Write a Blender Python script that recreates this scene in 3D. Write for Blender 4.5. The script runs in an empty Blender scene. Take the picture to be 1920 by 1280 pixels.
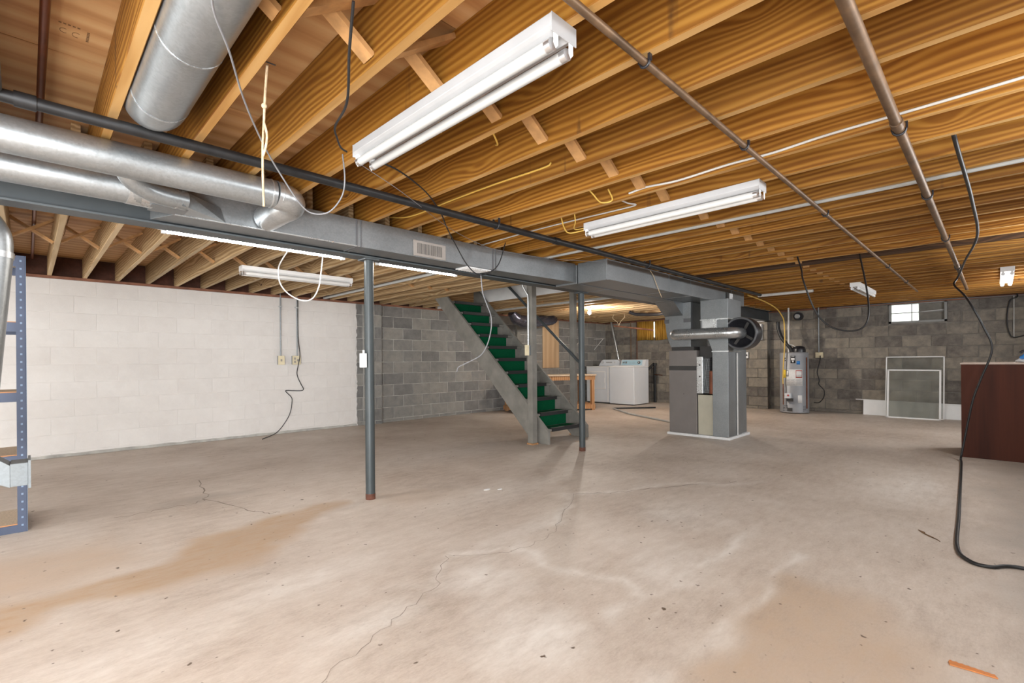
import bpy, math, random
import numpy as np
from mathutils import Vector, Matrix
random.seed(7); rng = np.random.default_rng(7)
S = bpy.context.scene
COL = S.collection

# ------------------------------------------------------------------ camera, world, light, exposure
TH, ROLL, CAMH = 0.7849, math.atan(-0.008), 1.077
cam_d = bpy.data.cameras.new('camera'); cam = bpy.data.objects.new('camera', cam_d); COL.objects.link(cam)
cam_d.sensor_width = 36.0; cam_d.lens = 908.0 / 1920.0 * 36.0; cam_d.shift_y = 36.4 / 1920.0
cam_d.clip_start = 0.05; cam_d.clip_end = 100
_R = Vector((math.sin(TH), -math.cos(TH), 0)); _U = Vector((0, 0, 1)); _F = Vector((math.cos(TH), math.sin(TH), 0))
_xc = _R * math.cos(ROLL) + _U * math.sin(ROLL); _yc = -_R * math.sin(ROLL) + _U * math.cos(ROLL)
_m = Matrix((_xc, _yc, -_F)).transposed().to_4x4(); _m.translation = (0, 0, CAMH); cam.matrix_world = _m
S.camera = cam

world = bpy.data.worlds.new('daylight'); S.world = world; world.use_nodes = True
_bg = world.node_tree.nodes['Background']; _bg.inputs[0].default_value = (0.93, 0.97, 0.92, 1); _bg.inputs[1].default_value = 1.6

def area(name, loc, rot, sx, sy, power, color):
    d = bpy.data.lights.new(name, 'AREA'); d.shape = 'RECTANGLE'; d.size = sx; d.size_y = sy
    d.energy = power; d.color = color
    o = bpy.data.objects.new(name, d); COL.objects.link(o); o.location = loc; o.rotation_euler = rot; return o
# fill lights added as unseen rear doorway, glazed door and high windows
FILL_COL = (0.95, 0.975, 1.0)
area('added_doorway_fill', (-3.95, 3.3, 1.05), (0, math.radians(-90), 0), 2.0, 5.6, 40, FILL_COL)
area('added_door_fill', (-1.95, -0.86, 1.03), (math.radians(90), 0, 0), 2.8, 2.0, 240, FILL_COL)
area('added_window_fill', (2.5, -0.86, 1.87), (math.radians(66), 0, 0), 1.0, 0.34, 17, FILL_COL)
area('added_window_fill', (5.5, -0.86, 1.87), (math.radians(80), 0, 0), 1.0, 0.34, 21, FILL_COL)
area('added_window_fill', (9.0, -0.86, 1.87), (math.radians(80), 0, 0), 1.0, 0.34, 21, FILL_COL)
TUBE_W, BULB_W, FIX_W = 60.0, 750.0, 25.0

S.view_settings.view_transform = 'Standard'; S.view_settings.look = 'None'
S.view_settings.exposure = 0.98; S.view_settings.gamma = 1.0; S.view_settings.use_curve_mapping = False

# ------------------------------------------------------------------ materials
MATS = {}
class NT:
    def __init__(s, name):
        m = bpy.data.materials.new(name); m.use_nodes = True; s.m = m; s.t = m.node_tree
        s.b = s.t.nodes['Principled BSDF']; MATS[name] = m
    def n(s, typ, **kw):
        nd = s.t.nodes.new(typ)
        for k, v in kw.items():
            if k.startswith('i_'):
                key = k[2:]; nd.inputs[int(key) if key.isdigit() else key].default_value = v
            else: setattr(nd, k, v)
        return nd
    def l(s, a, b): s.t.links.new(a, b)
    def math(s, op, a, b=None, clamp=False):
        nd = s.n('ShaderNodeMath', operation=op, use_clamp=clamp)
        for i, q in enumerate((a, b)):
            if q is None: continue
            if isinstance(q, (int, float)): nd.inputs[i].default_value = q
            else: s.l(q, nd.inputs[i])
        return nd.outputs[0]
    def vmath(s, op, a, b):
        nd = s.n('ShaderNodeVectorMath', operation=op)
        for i, q in enumerate((a, b)):
            if isinstance(q, (tuple, list)): nd.inputs[i].default_value = q
            else: s.l(q, nd.inputs[i])
        return nd.outputs[0]
    def coord(s, scale=(1, 1, 1), rand=0.0, kind='Object'):
        c = s.n('ShaderNodeTexCoord').outputs[kind]
        if rand:
            r = s.n('ShaderNodeObjectInfo').outputs['Random']
            v = s.n('ShaderNodeCombineXYZ'); a = s.math('MULTIPLY', r, rand)
            s.l(a, v.inputs[0]); s.l(a, v.inputs[1]); s.l(a, v.inputs[2])
            c = s.vmath('ADD', c, v.outputs[0])
        if scale != (1, 1, 1): c = s.vmath('MULTIPLY', c, scale)
        return c
    def noise(s, vec, scale=5, detail=4, rough=0.55):
        nd = s.n('ShaderNodeTexNoise'); s.l(vec, nd.inputs['Vector'])
        nd.inputs['Scale'].default_value = scale; nd.inputs['Detail'].default_value = detail; nd.inputs['Roughness'].default_value = rough
        return nd.outputs['Fac']
    def ramp(s, fac, stops):
        nd = s.n('ShaderNodeValToRGB'); e = nd.color_ramp.elements
        while len(e) < len(stops): e.new(0.5)
        for q, (p, c) in zip(e, stops): q.position = p; q.color = (*c, 1) if len(c) == 3 else c
        s.l(fac, nd.inputs[0]); return nd.outputs[0]
    def mix(s, fac, a, b, mode='MIX'):
        nd = s.n('ShaderNodeMix', data_type='RGBA', blend_type=mode)
        for idx, q in ((0, fac), (6, a), (7, b)):
            if isinstance(q, (int, float)): nd.inputs[idx].default_value = q
            elif isinstance(q, (tuple, list)): nd.inputs[idx].default_value = (*q, 1) if len(q) == 3 else q
            else: s.l(q, nd.inputs[idx])
        return nd.outputs[2]
    def bump(s, h, strength=0.3, dist=0.01):
        nd = s.n('ShaderNodeBump'); s.l(h, nd.inputs['Height']); nd.inputs['Strength'].default_value = strength
        nd.inputs['Distance'].default_value = dist; s.l(nd.outputs[0], s.b.inputs['Normal'])
    def out(s, col=None, rough=0.6, metal=0.0, spec=0.5):
        if col is not None:
            if isinstance(col, (tuple, list)): s.b.inputs['Base Color'].default_value = (*col, 1)
            else: s.l(col, s.b.inputs['Base Color'])
        if isinstance(rough, (int, float)): s.b.inputs['Roughness'].default_value = rough
        else: s.l(rough, s.b.inputs['Roughness'])
        s.b.inputs['Metallic'].default_value = metal; s.b.inputs['Specular IOR Level'].default_value = spec
        return s.m

def plain(name, col, rough=0.5, metal=0.0, var=0.12, scale=6.0, spec=0.5):
    t = NT(name); f = t.noise(t.coord(), scale, 4)
    a = tuple(c * (1 - var) for c in col); b = tuple(min(1, c * (1 + var)) for c in col)
    return t.out(t.ramp(f, [(0.3, a), (0.7, b)]), rough, metal, spec)

def wood(name, dark, mid, light, axis=1, ring=46.0, knots=True, rand=37.0, rough=0.62, tone=0.35):
    """lumber: growth rings drawn out along the board axis, with knots that bend them"""
    t = NT(name)
    sc = [1.0, 1.0, 1.0]; sc[axis] = 0.075
    c0 = t.coord((1, 1, 1), rand)
    v = t.vmath('MULTIPLY', c0, tuple(sc))
    warp = t.noise(v, 5.0, 3, 0.5)
    sep = t.n('ShaderNodeSeparateXYZ'); t.l(c0, sep.inputs[0])
    across = sep.outputs[2] if axis != 2 else sep.outputs[0]
    if name.startswith('plywood'): across = sep.outputs[1 if axis == 0 else 0]
    ph = t.math('ADD', t.math('MULTIPLY', across, ring * 5.0), t.math('MULTIPLY', warp, ring * 0.85))
    if knots:
        ks = [1.0, 1.0, 3.2]; ks[axis] = 1.35
        kv = t.vmath('MULTIPLY', c0, tuple(ks))
        vo = t.n('ShaderNodeTexVoronoi', feature='F1'); t.l(kv, vo.inputs['Vector']); vo.inputs['Scale'].default_value = 1.0
        d = vo.outputs['Distance']
        bend = t.math('POWER', t.math('SUBTRACT', 1.0, d, True), 6.0)
        ph = t.math('ADD', ph, t.math('MULTIPLY', bend, 22.0))
    rings = t.math('MULTIPLY_ADD', t.math('SINE', ph), 0.5); rings.node.inputs[2].default_value = 0.5
    fs = [60.0, 60.0, 60.0]; fs[axis] = 2.2
    fine = t.noise(t.vmath('MULTIPLY', c0, tuple(fs)), 1.0, 2, 0.6)
    f = t.math('ADD', t.math('MULTIPLY', t.math('POWER', rings, 1.6), 0.62), t.math('MULTIPLY', fine, 0.42))
    col = t.ramp(f, [(0.12, dark), (0.42, mid), (0.85, light)])
    big = t.noise(v, 2.3, 2, 0.5)
    col = t.mix(t.math('MULTIPLY', t.math('SUBTRACT', big, 0.48, True), 2.0, True), col, tuple(c * 0.7 for c in mid))
    if tone:
        r = t.n('ShaderNodeObjectInfo').outputs['Random']
        k = t.math('MULTIPLY_ADD', r, tone); k.node.inputs[2].default_value = 1.0 - tone * 0.62
        cc = t.n('ShaderNodeCombineColor'); [t.l(k, cc.inputs[i]) for i in range(3)]
        col = t.mix(1.0, col, cc.outputs[0], 'MULTIPLY')
    if knots:
        km = t.math('MULTIPLY', t.math('SUBTRACT', 0.062, d, True), 40.0, True)
        col = t.mix(km, col, (0.045, 0.016, 0.008))
    if name == 'lumber':
        stk = t.noise(t.vmath('MULTIPLY', c0, (1, 11.0, 0.9)), 1.0, 2, 0.5); stm = t.noise(c0, 30, 3, 0.7)
        col = t.mix(t.math('MULTIPLY', t.math('MULTIPLY', t.math('SUBTRACT', stk, 0.70, True), 22.0, True), stm, True), col, (0.05, 0.02, 0.01))
    t.bump(f, 0.12, 0.004)
    return t.out(col, rough, 0, 0.35)

def galv(name, base=(0.52, 0.55, 0.57), rough=0.36, metal=0.82):
    t = NT(name); c = t.coord()
    vo = t.n('ShaderNodeTexVoronoi'); t.l(c, vo.inputs['Vector']); vo.inputs['Scale'].default_value = 110.0
    sp = t.n('ShaderNodeSeparateColor'); t.l(vo.outputs['Color'], sp.inputs[0])
    nz = t.noise(c, 3.0, 5, 0.6); f = t.math('ADD', t.math('MULTIPLY', sp.outputs[0], 0.16), t.math('MULTIPLY', nz, 0.7))
    col = t.ramp(f, [(0.25, tuple(q * 0.78 for q in base)), (0.75, tuple(min(1, q * 1.18) for q in base))])
    rg = t.math('MULTIPLY_ADD', f, 0.22); rg.node.inputs[2].default_value = rough - 0.1
    return t.out(col, rg, metal, 0.5)

def blockmat(name, stops, rnd=0.28, n1w=0.55, rough=0.9, rel=0.5):
    t = NT(name); c = t.coord((1, 1, 1), 21.0)
    r = t.n('ShaderNodeObjectInfo').outputs['Random']
    n1 = t.noise(c, 7.0, 6, 0.65); n2 = t.noise(c, 70.0, 3, 0.7)
    f = t.math('ADD', t.math('MULTIPLY', r, rnd), t.math('ADD', t.math('MULTIPLY', n1, n1w), t.math('MULTIPLY', n2, 0.18)))
    col = t.ramp(f, stops)
    t.bump(t.math('ADD', n2, t.math('MULTIPLY', n1, 0.6)), rel, 0.006)
    return t.out(col, rough, 0, 0.25)

def emit(name, col, strength):
    t = NT(name); t.b.inputs['Base Color'].default_value = (0.8, 0.8, 0.8, 1)
    t.b.inputs['Emission Color'].default_value = (*col, 1); t.b.inputs['Emission Strength'].default_value = strength
    return t.m

wood('lumber', (0.165, 0.056, 0.005), (0.275, 0.115, 0.013), (0.36, 0.170, 0.028), 1)
wood('lumber_dark', (0.03, 0.012, 0.004), (0.05, 0.022, 0.007), (0.08, 0.035, 0.012), 1)
wood('lumber_lit_edge', (0.43, 0.225, 0.066), (0.52, 0.295, 0.10), (0.58, 0.35, 0.135), 1, knots=False)
wood('strip_lit_edge', (0.46, 0.32, 0.17), (0.55, 0.40, 0.225), (0.60, 0.45, 0.27), 1, knots=False)
wood('lumber_strip_lit', (0.25, 0.145, 0.062), (0.42, 0.28, 0.14), (0.54, 0.39, 0.22), 1)  # same lumber as the near joists, brighter light painted into the colour
wood('lumber_x', (0.22, 0.10, 0.035), (0.42, 0.225, 0.085), (0.58, 0.36, 0.17), 0, knots=False)
wood('plywood', (0.50, 0.255, 0.10), (0.64, 0.365, 0.16), (0.71, 0.45, 0.22), 0, ring=9, knots=False, tone=0.25)
wood('plywood_wall', (0.47, 0.31, 0.175), (0.53, 0.36, 0.21), (0.58, 0.40, 0.24), 2, ring=7, knots=False, rand=0, tone=0)
wood('stained_ply', (0.017, 0.0034, 0.0015), (0.038, 0.008, 0.003), (0.066, 0.0155, 0.006), 2, ring=7, knots=False, rand=0, tone=0, rough=0.75)
wood('bench_pine', (0.30, 0.135, 0.05), (0.44, 0.225, 0.10), (0.55, 0.32, 0.16), 2, ring=30, knots=False, rand=9, tone=0.2)
galv('galvanized', (0.43, 0.455, 0.47)); galv('galvanized_dull', (0.27, 0.285, 0.295), 0.44, 0.72); galv('galvanized_matte', (0.20, 0.22, 0.23), 0.62, 0.25); galv('galvanized_bright', (0.66, 0.68, 0.69), 0.3, 0.85)
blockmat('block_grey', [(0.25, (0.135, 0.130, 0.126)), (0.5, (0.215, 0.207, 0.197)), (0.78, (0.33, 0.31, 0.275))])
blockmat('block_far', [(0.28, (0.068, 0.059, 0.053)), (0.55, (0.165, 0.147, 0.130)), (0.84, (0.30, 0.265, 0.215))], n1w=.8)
blockmat('block_white', [(0.2, (0.62, 0.585, 0.56)), (0.55, (0.70, 0.67, 0.645)), (0.95, (0.76, 0.735, 0.71))], rnd=.10, rel=0.2)
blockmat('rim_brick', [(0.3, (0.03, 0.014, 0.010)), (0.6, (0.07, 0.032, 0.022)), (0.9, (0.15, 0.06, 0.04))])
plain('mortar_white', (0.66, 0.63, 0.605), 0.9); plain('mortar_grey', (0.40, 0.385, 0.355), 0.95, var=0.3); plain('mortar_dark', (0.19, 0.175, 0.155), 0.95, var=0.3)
plain('beam_paint', (0.062, 0.071, 0.076), 0.45, 0.1); plain('post_paint', (0.040, 0.049, 0.052), 0.45, 0.1, spec=0.5)
plain('stair_paint', (0.185, 0.175, 0.155), 0.6, var=0.2); plain('rust', (0.10, 0.035, 0.02), 0.85, var=0.4, scale=40)
plain('fixture_white', (0.58, 0.585, 0.60), 0.35, var=0.05); plain('tube_bright', (0.72, 0.72, 0.71), 0.25, var=0.02); plain('fixture_paint', (0.43, 0.43, 0.435), 0.35, var=0.05); plain('white_enamel', (0.80, 0.80, 0.80), 0.3, var=0.03); plain('white_appliance', (0.66, 0.69, 0.73), 0.28, var=0.02)
plain('tube_glass', (0.50, 0.50, 0.49), 0.25, var=0.02); plain('bare_aluminium', (0.75, 0.75, 0.76), 0.3, 0.9)
plain('dark_pipe', (0.018, 0.018, 0.019), 0.45, 0.3, var=0.3, scale=14); plain('black_rubber', (0.012, 0.012, 0.013), 0.5)
plain('black_plastic', (0.018, 0.018, 0.022), 0.35); plain('copper_aged', (0.175, 0.108, 0.062), 0.5, 0.5, var=0.35, scale=9)
plain('copper_dark', (0.15, 0.05, 0.025), 0.4, 0.6, var=0.3); plain('pvc_grey', (0.48, 0.49, 0.48), 0.45); plain('cable_white', (0.62, 0.61, 0.59), 0.5)
plain('cable_yellow', (0.72, 0.47, 0.10), 0.5); plain('cable_grey', (0.20, 0.20, 0.21), 0.5); plain('rope_fibre', (0.52, 0.40, 0.26), 0.9, var=0.3, scale=60)
plain('blue_steel', (0.042, 0.055, 0.095), 0.45, 0.2, var=0.15); plain('blue_steel_light', (0.15, 0.21, 0.30), 0.4, 0.2)
plain('particle_board', (0.52, 0.42, 0.31), 0.85, var=0.2, scale=90); plain('board_edge', (0.42, 0.20, 0.09), 0.8)
plain('taupe_steel', (0.195, 0.175, 0.165), 0.45, 0.1, var=0.06); plain('beige_steel', (0.46, 0.43, 0.34), 0.45, var=0.06)
plain('ivory_plastic', (0.66, 0.58, 0.40), 0.45); plain('register_beige', (0.30, 0.27, 0.245), 0.5); plain('slot_dark', (0.05, 0.047, 0.045), 0.7)
plain('console_blue', (0.42, 0.62, 0.72), 0.35, var=0.05); plain('drywall', (0.72, 0.71, 0.70), 0.8, var=0.04)
plain('heater_grey', (0.30, 0.31, 0.33), 0.45, 0.15, var=0.05); plain('paper_white', (0.72, 0.72, 0.72), 0.6, var=0.06, scale=40)
plain('sticker_red', (0.45, 0.05, 0.04), 0.5); plain('sticker_blue', (0.03, 0.20, 0.55), 0.4); plain('sticker_yellow', (0.85, 0.60, 0.05), 0.4)
plain('orange_strip', (0.56, 0.20, 0.055), 0.6, var=0.15); plain('leaf_brown', (0.16, 0.085, 0.035), 0.9); plain('sill_wood', (0.20, 0.085, 0.05), 0.8, var=0.35, scale=8)
plain('foil_bag', (0.10, 0.10, 0.13), 0.22, 0.7, var=0.3, scale=20); plain('crack_dark', (0.27, 0.225, 0.185), 0.95); plain('crack_pale', (0.66, 0.62, 0.57), 0.9)
plain('window_frame_grey', (0.26, 0.26, 0.25), 0.6); plain('dusty_board', (0.20, 0.185, 0.16), 0.8, var=0.3, scale=5); plain('rag_white', (0.7, 0.71, 0.72), 0.9); plain('counter_top', (0.46, 0.36, 0.30), 0.6)
plain('brace_wood', (0.47, 0.255, 0.10), 0.7, var=0.25, scale=14)
plain('tape_grey', (0.10, 0.10, 0.105), 0.6)
emit('tube_lit', (1.0, 0.97, 0.93), TUBE_W); emit('bulb_lit', (1.0, 0.92, 0.82), BULB_W); emit('fill_tube', (0.96, 0.98, 1.0), FIX_W); emit('tube_dim', (1.0, 0.95, 0.9), 6.0)

# green carpet
t = NT('carpet_green'); f = t.noise(t.coord(), 240, 2, 0.7); t.bump(f, 0.8, 0.006)
t.out(t.ramp(f, [(0.3, (0.0, 0.035, 0.014)), (0.7, (0.004, 0.115, 0.045))]), 1.0, 0, 0.1)
# curtain, lets daylight through
t = NT('curtain_cloth'); c = t.coord(); wv = t.noise(t.vmath('MULTIPLY', c, (1, 22, 1.2)), 2.0, 3)
col = t.ramp(wv, [(0.3, (0.42, 0.24, 0.045)), (0.7, (0.66, 0.42, 0.11))])
tr = t.n('ShaderNodeBsdfTranslucent'); t.l(col, tr.inputs[0]); t.out(col, 0.9, 0, 0.1)
mx = t.n('ShaderNodeMixShader'); mx.inputs[0].default_value = 0.5; t.l(t.b.outputs[0], mx.inputs[1]); t.l(tr.outputs[0], mx.inputs[2])
t.l(mx.outputs[0], t.t.nodes['Material Output'].inputs[0])
# clear and dusty glass
def glassm(name, tint, dust):
    t = NT(name); t.out((0.6, 0.58, 0.52), 0.7, 0, 0.5)
    tp = t.n('ShaderNodeBsdfTransparent'); tp.inputs[0].default_value = (*tint, 1)
    nz = t.noise(t.coord(), 5, 4); mx = t.n('ShaderNodeMixShader')
    k = t.math('MULTIPLY', nz, dust, True); t.l(k, mx.inputs[0]); t.l(tp.outputs[0], mx.inputs[1]); t.l(t.b.outputs[0], mx.inputs[2])
    t.l(mx.outputs[0], t.t.nodes['Material Output'].inputs[0]); return t.m
glassm('window_glass', (0.95, 0.97, 0.94), 0.25); glassm('screen_mesh', (0.86, 0.87, 0.86), 0.22)

# concrete floor: masks come from the floor mesh
t = NT('concrete'); c = t.coord()
def attr(nm):
    a = t.n('ShaderNodeAttribute'); a.attribute_name = nm; return a.outputs['Fac']
n1 = t.noise(c, 0.9, 6, 0.6); n2 = t.noise(t.vmath('MULTIPLY', c, (3.6, 9.0, 1)), 1.8, 8, 0.74); n3 = t.noise(t.vmath('MULTIPLY', c, (1, 2.2, 1)), 48, 5, 0.75)
f = t.math('ADD', t.math('MULTIPLY', n1, 0.46), t.math('ADD', t.math('MULTIPLY', n2, 0.34), t.math('MULTIPLY', n3, 0.20)))
col = t.ramp(f, [(0.36, (0.36, 0.292, 0.238)), (0.48, (0.505, 0.432, 0.368)), (0.58, (0.595, 0.525, 0.460)), (0.70, (0.68, 0.625, 0.565))])
brk = t.math('MULTIPLY_ADD', n2, 1.9); brk.node.inputs[2].default_value = -0.12
col = t.mix(t.math('MULTIPLY', attr('tan'), brk, True), col, (0.435, 0.305, 0.195))
col = t.mix(t.math('MULTIPLY', attr('pale'), brk, True), col, (0.74, 0.70, 0.65))
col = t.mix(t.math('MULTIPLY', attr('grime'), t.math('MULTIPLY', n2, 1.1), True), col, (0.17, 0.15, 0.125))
spk = t.noise(c, 26, 2, 0.4); col = t.mix(t.math('MULTIPLY', t.math('SUBTRACT', spk, 0.72, True), 20.0, True), col, (0.12, 0.085, 0.06))
rg = t.math('MULTIPLY_ADD', n1, -0.35); rg.node.inputs[2].default_value = 0.72
t.bump(t.math('ADD', n3, n2), 0.10, 0.004); t.out(col, rg, 0, 0.4)

# outer walls that stay out of the picture
t = NT('block_wall_painted'); br = t.n('ShaderNodeTexBrick'); sx = t.n('ShaderNodeSeparateXYZ'); t.l(t.coord(), sx.inputs[0])
cb = t.n('ShaderNodeCombineXYZ'); t.l(t.math('ADD', sx.outputs[0], sx.outputs[1]), cb.inputs[0]); t.l(sx.outputs[2], cb.inputs[1]); t.l(cb.outputs[0], br.inputs['Vector'])
br.inputs['Scale'].default_value = 1.0; br.inputs['Brick Width'].default_value = 0.406; br.inputs['Row Height'].default_value = 0.203; br.inputs['Mortar Size'].default_value = 0.006
br.inputs['Color1'].default_value = (0.5, 0.48, 0.45, 1); br.inputs['Color2'].default_value = (0.56, 0.53, 0.5, 1); br.inputs['Mortar'].default_value = (0.4, 0.38, 0.35, 1)
t.out(br.outputs['Color'], 0.9)

# ------------------------------------------------------------------ mesh helpers
class MB:
    def __init__(s): s.v, s.f, s.sm = [], [], []
    def add(s, vs, fs, smooth=False):
        o = len(s.v); s.v += [tuple(q) for q in vs]; s.f += [tuple(i + o for i in f) for f in fs]; s.sm += [smooth] * len(fs); return s
    def box(s, x0, x1, y0, y1, z0, z1):
        v = [(x, y, z) for z in (z0, z1) for y in (y0, y1) for x in (x0, x1)]
        return s.add(v, [(0, 2, 3, 1), (4, 5, 7, 6), (0, 1, 5, 4), (2, 6, 7, 3), (0, 4, 6, 2), (1, 3, 7, 5)])
    def bar(s, p0, p1, w, h, up=(0, 0, 1)):
        p0, p1 = Vector(p0), Vector(p1); d = (p1 - p0).normalized(); u = Vector(up)
        a = d.cross(u).normalized(); b = a.cross(d).normalized(); q = []
        for p in (p0, p1):
            for j, k in ((-1, -1), (1, -1), (1, 1), (-1, 1)): q.append(p + a * (w / 2 * j) + b * (h / 2 * k))
        return s.add(q, [(0, 3, 2, 1), (4, 5, 6, 7), (0, 1, 5, 4), (1, 2, 6, 5), (2, 3, 7, 6), (3, 0, 4, 7)])
    def prism(s, poly, axis, a, b):
        """poly: 2-D outline in the two other axes (in x,y,z order), pushed from a to b along axis"""
        n = len(poly); vs = []
        for w in (a, b):
            for p in poly:
                q = list(p); q.insert(axis, w); vs.append(q)
        fs = [tuple(range(n))[::-1], tuple(range(n, 2 * n))] + [(i, (i + 1) % n, n + (i + 1) % n, n + i) for i in range(n)]
        if axis == 1: fs = [f[::-1] for f in fs]
        return s.add(vs, fs)
    def tube(s, pts, r, n=8, caps=True, smooth=True, radii=None):
        P = [Vector(p) for p in pts]; m = len(P); rs = radii or [r] * m; vs = []
        d0 = (P[1] - P[0]).normalized(); a = d0.orthogonal().normalized()
        for i in range(m):
            d = (P[min(i + 1, m - 1)] - P[max(i - 1, 0)]).normalized()
            a = (a - d * a.dot(d)); a = a.normalized() if a.length > 1e-6 else d.orthogonal().normalized(); b = d.cross(a)
            for k in range(n):
                t_ = 2 * math.pi * k / n; vs.append(P[i] + (a * math.cos(t_) + b * math.sin(t_)) * rs[i])
        fs = [(i * n + k, i * n + (k + 1) % n, (i + 1) * n + (k + 1) % n, (i + 1) * n + k) for i in range(m - 1) for k in range(n)]
        s.add(vs, fs, smooth)
        if caps: s.add(vs[:n], [tuple(range(n))[::-1]]); s.add(vs[-n:], [tuple(range(n))])
        return s
    def cyl(s, p0, p1, r, n=20, r1=None): return s.tube([p0, p1], r, n, radii=[r, r if r1 is None else r1])
    def lathe(s, c, prof, n=28, axis=2, caps=True):
        vs = []
        for r, h in prof:
            for k in range(n):
                t_ = 2 * math.pi * k / n; q = [r * math.cos(t_), r * math.sin(t_)]; q.insert(axis, h); vs.append((c[0] + q[0], c[1] + q[1], c[2] + q[2]))
        m = len(prof); fs = [(i * n + k, i * n + (k + 1) % n, (i + 1) * n + (k + 1) % n, (i + 1) * n + k) for i in range(m - 1) for k in range(n)]
        s.add(vs, fs, True)
        if caps: s.add(vs[:n], [tuple(range(n))[::-1]]); s.add(vs[-n:], [tuple(range(n))])
        return s
    def ball(s, c, r, n=14, sq=(1, 1, 1)):
        pr = [(max(1e-4, r * math.sin(math.pi * i / n)), -r * math.cos(math.pi * i / n)) for i in range(n + 1)]
        o = len(s.v); s.lathe((0, 0, 0), pr, 2 * n)
        for i in range(o, len(s.v)): q = s.v[i]; s.v[i] = (c[0] + q[0] * sq[0], c[1] + q[1] * sq[1], c[2] + q[2] * sq[2])
        return s
    def xf(s, M):
        s.v = [tuple(M @ Vector(q)) for q in s.v]; return s
    def mesh(s, name, mat):
        me = bpy.data.meshes.new(name); me.from_pydata(s.v, [], s.f); me.polygons.foreach_set('use_smooth', s.sm)
        me.materials.append(MATS[mat]); me.update()
        bpy_fix(me); return me
    def build(s, name, mat, parent=None, bevel=0.0, label=None):
        o = bpy.data.objects.new(name, s.mesh(name, mat)); COL.objects.link(o)
        if parent is not None: put(o, parent)
        if bevel:
            b = o.modifiers.new('edge', 'BEVEL'); b.width = bevel; b.segments = 2; b.limit_method = 'ANGLE'; b.angle_limit = 0.7
        if label: o['label'] = label
        return o
import bmesh
def bpy_fix(me):
    bm = bmesh.new(); bm.from_mesh(me); bmesh.ops.recalc_face_normals(bm, faces=bm.faces); bm.to_mesh(me); bm.free()
def put(o, parent):
    o.parent = parent; o.matrix_parent_inverse = Matrix.Translation(-_wloc(parent))
def _wloc(p):
    v = Vector((0, 0, 0))
    while p is not None: v += p.location; v += p.matrix_parent_inverse.to_translation() if p.parent else Vector((0, 0, 0)); p = p.parent
    return v
def tag(o, label, cat, group=None):
    o['label'] = label; o['category'] = cat
    if group: o['group'] = group
    return o
def thing(name, label, cat, loc, group=None):
    o = bpy.data.objects.new(name, None); COL.objects.link(o); o.location = loc; o.empty_display_size = 0.1
    return tag(o, label, cat, group)
def struct(o): o['kind'] = 'structure'; return o
def smooth_path(pts, k=6):
    P = [Vector(p) for p in pts]; Q = [P[0] * 2 - P[1]] + P + [P[-1] * 2 - P[-2]]; out = []
    for i in range(1, len(Q) - 2):
        a, b, c, d = Q[i - 1], Q[i], Q[i + 1], Q[i + 2]
        for j in range(k):
            u = j / k; out.append(0.5 * ((2 * b) + (c - a) * u + (2 * a - 5 * b + 4 * c - d) * u * u + (3 * b - a - 3 * c + d) * u ** 3))
    out.append(P[-1]); return out
def cable(name, pts, r, mat, label, cat='cable', k=6, n=6):
    return tag(MB().tube(smooth_path(pts, k), r, n).build(name, mat), label, cat)
def inst(src, name, loc, parent=None, scale=None, rot=None):
    o = src.copy(); o.name = name; COL.objects.link(o); o.parent = None; o.location = loc
    if scale: o.scale = scale
    if rot: o.rotation_euler = rot
    if parent is not None: put(o, parent)
    return o

# ------------------------------------------------------------------ dimensions
YW, XF, YN, XR = 7.70, 11.40, -0.90, -4.0           # left wall, far wall, near wall, rear wall
ZJ, ZS, ZT = 2.10, 2.335, 2.07                       # joist underside, subfloor underside, top of masonry
YB = 3.49                                            # line of the steel beam
HX0, HX1, HY0, HY1 = 4.70, 5.645, 3.75, 6.46         # stair opening

# ------------------------------------------------------------------ floor with stains
def poly_sd(px, py, poly):
    d = np.full(px.shape, 1e9); ins = np.zeros(px.shape, bool); n = len(poly)
    for i in range(n):
        ax, ay = poly[i]; bx, by = poly[(i + 1) % n]; ex, ey = bx - ax, by - ay; wx, wy = px - ax, py - ay
        h = np.clip((wx * ex + wy * ey) / (ex * ex + ey * ey + 1e-12), 0, 1)
        d = np.minimum(d, np.hypot(wx - ex * h, wy - ey * h))
        ins ^= ((ay > py) != (by > py)) & (px < (bx - ax) * (py - ay) / (by - ay + 1e-12) + ax)
    return np.where(ins, d, -d)
def wob(x, y, s, k):
    r = np.random.default_rng(k); o = 0
    for j in range(5):
        a = r.uniform(0, 6.28); w = s * (1.7 ** j); o = o + np.sin((x * math.cos(a) + y * math.sin(a)) * w + r.uniform(0, 6.28)) / (1.5 ** j)
    return o / 2.2
gx = np.arange(XR, XF + 0.25, 0.03); gy = np.arange(YN - 0.1, YW + 0.15, 0.03)
X, Y = np.meshgrid(gx, gy, indexing='ij'); nx, ny = X.shape
x, y = X.ravel(), Y.ravel(); jx, jy = x + 0.10 * wob(x, y, 5, 1), y + 0.10 * wob(x, y, 5, 2)
sm = lambda d, w: np.clip(d / w + 0.5, 0, 1)
tan = np.zeros_like(x)
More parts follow.
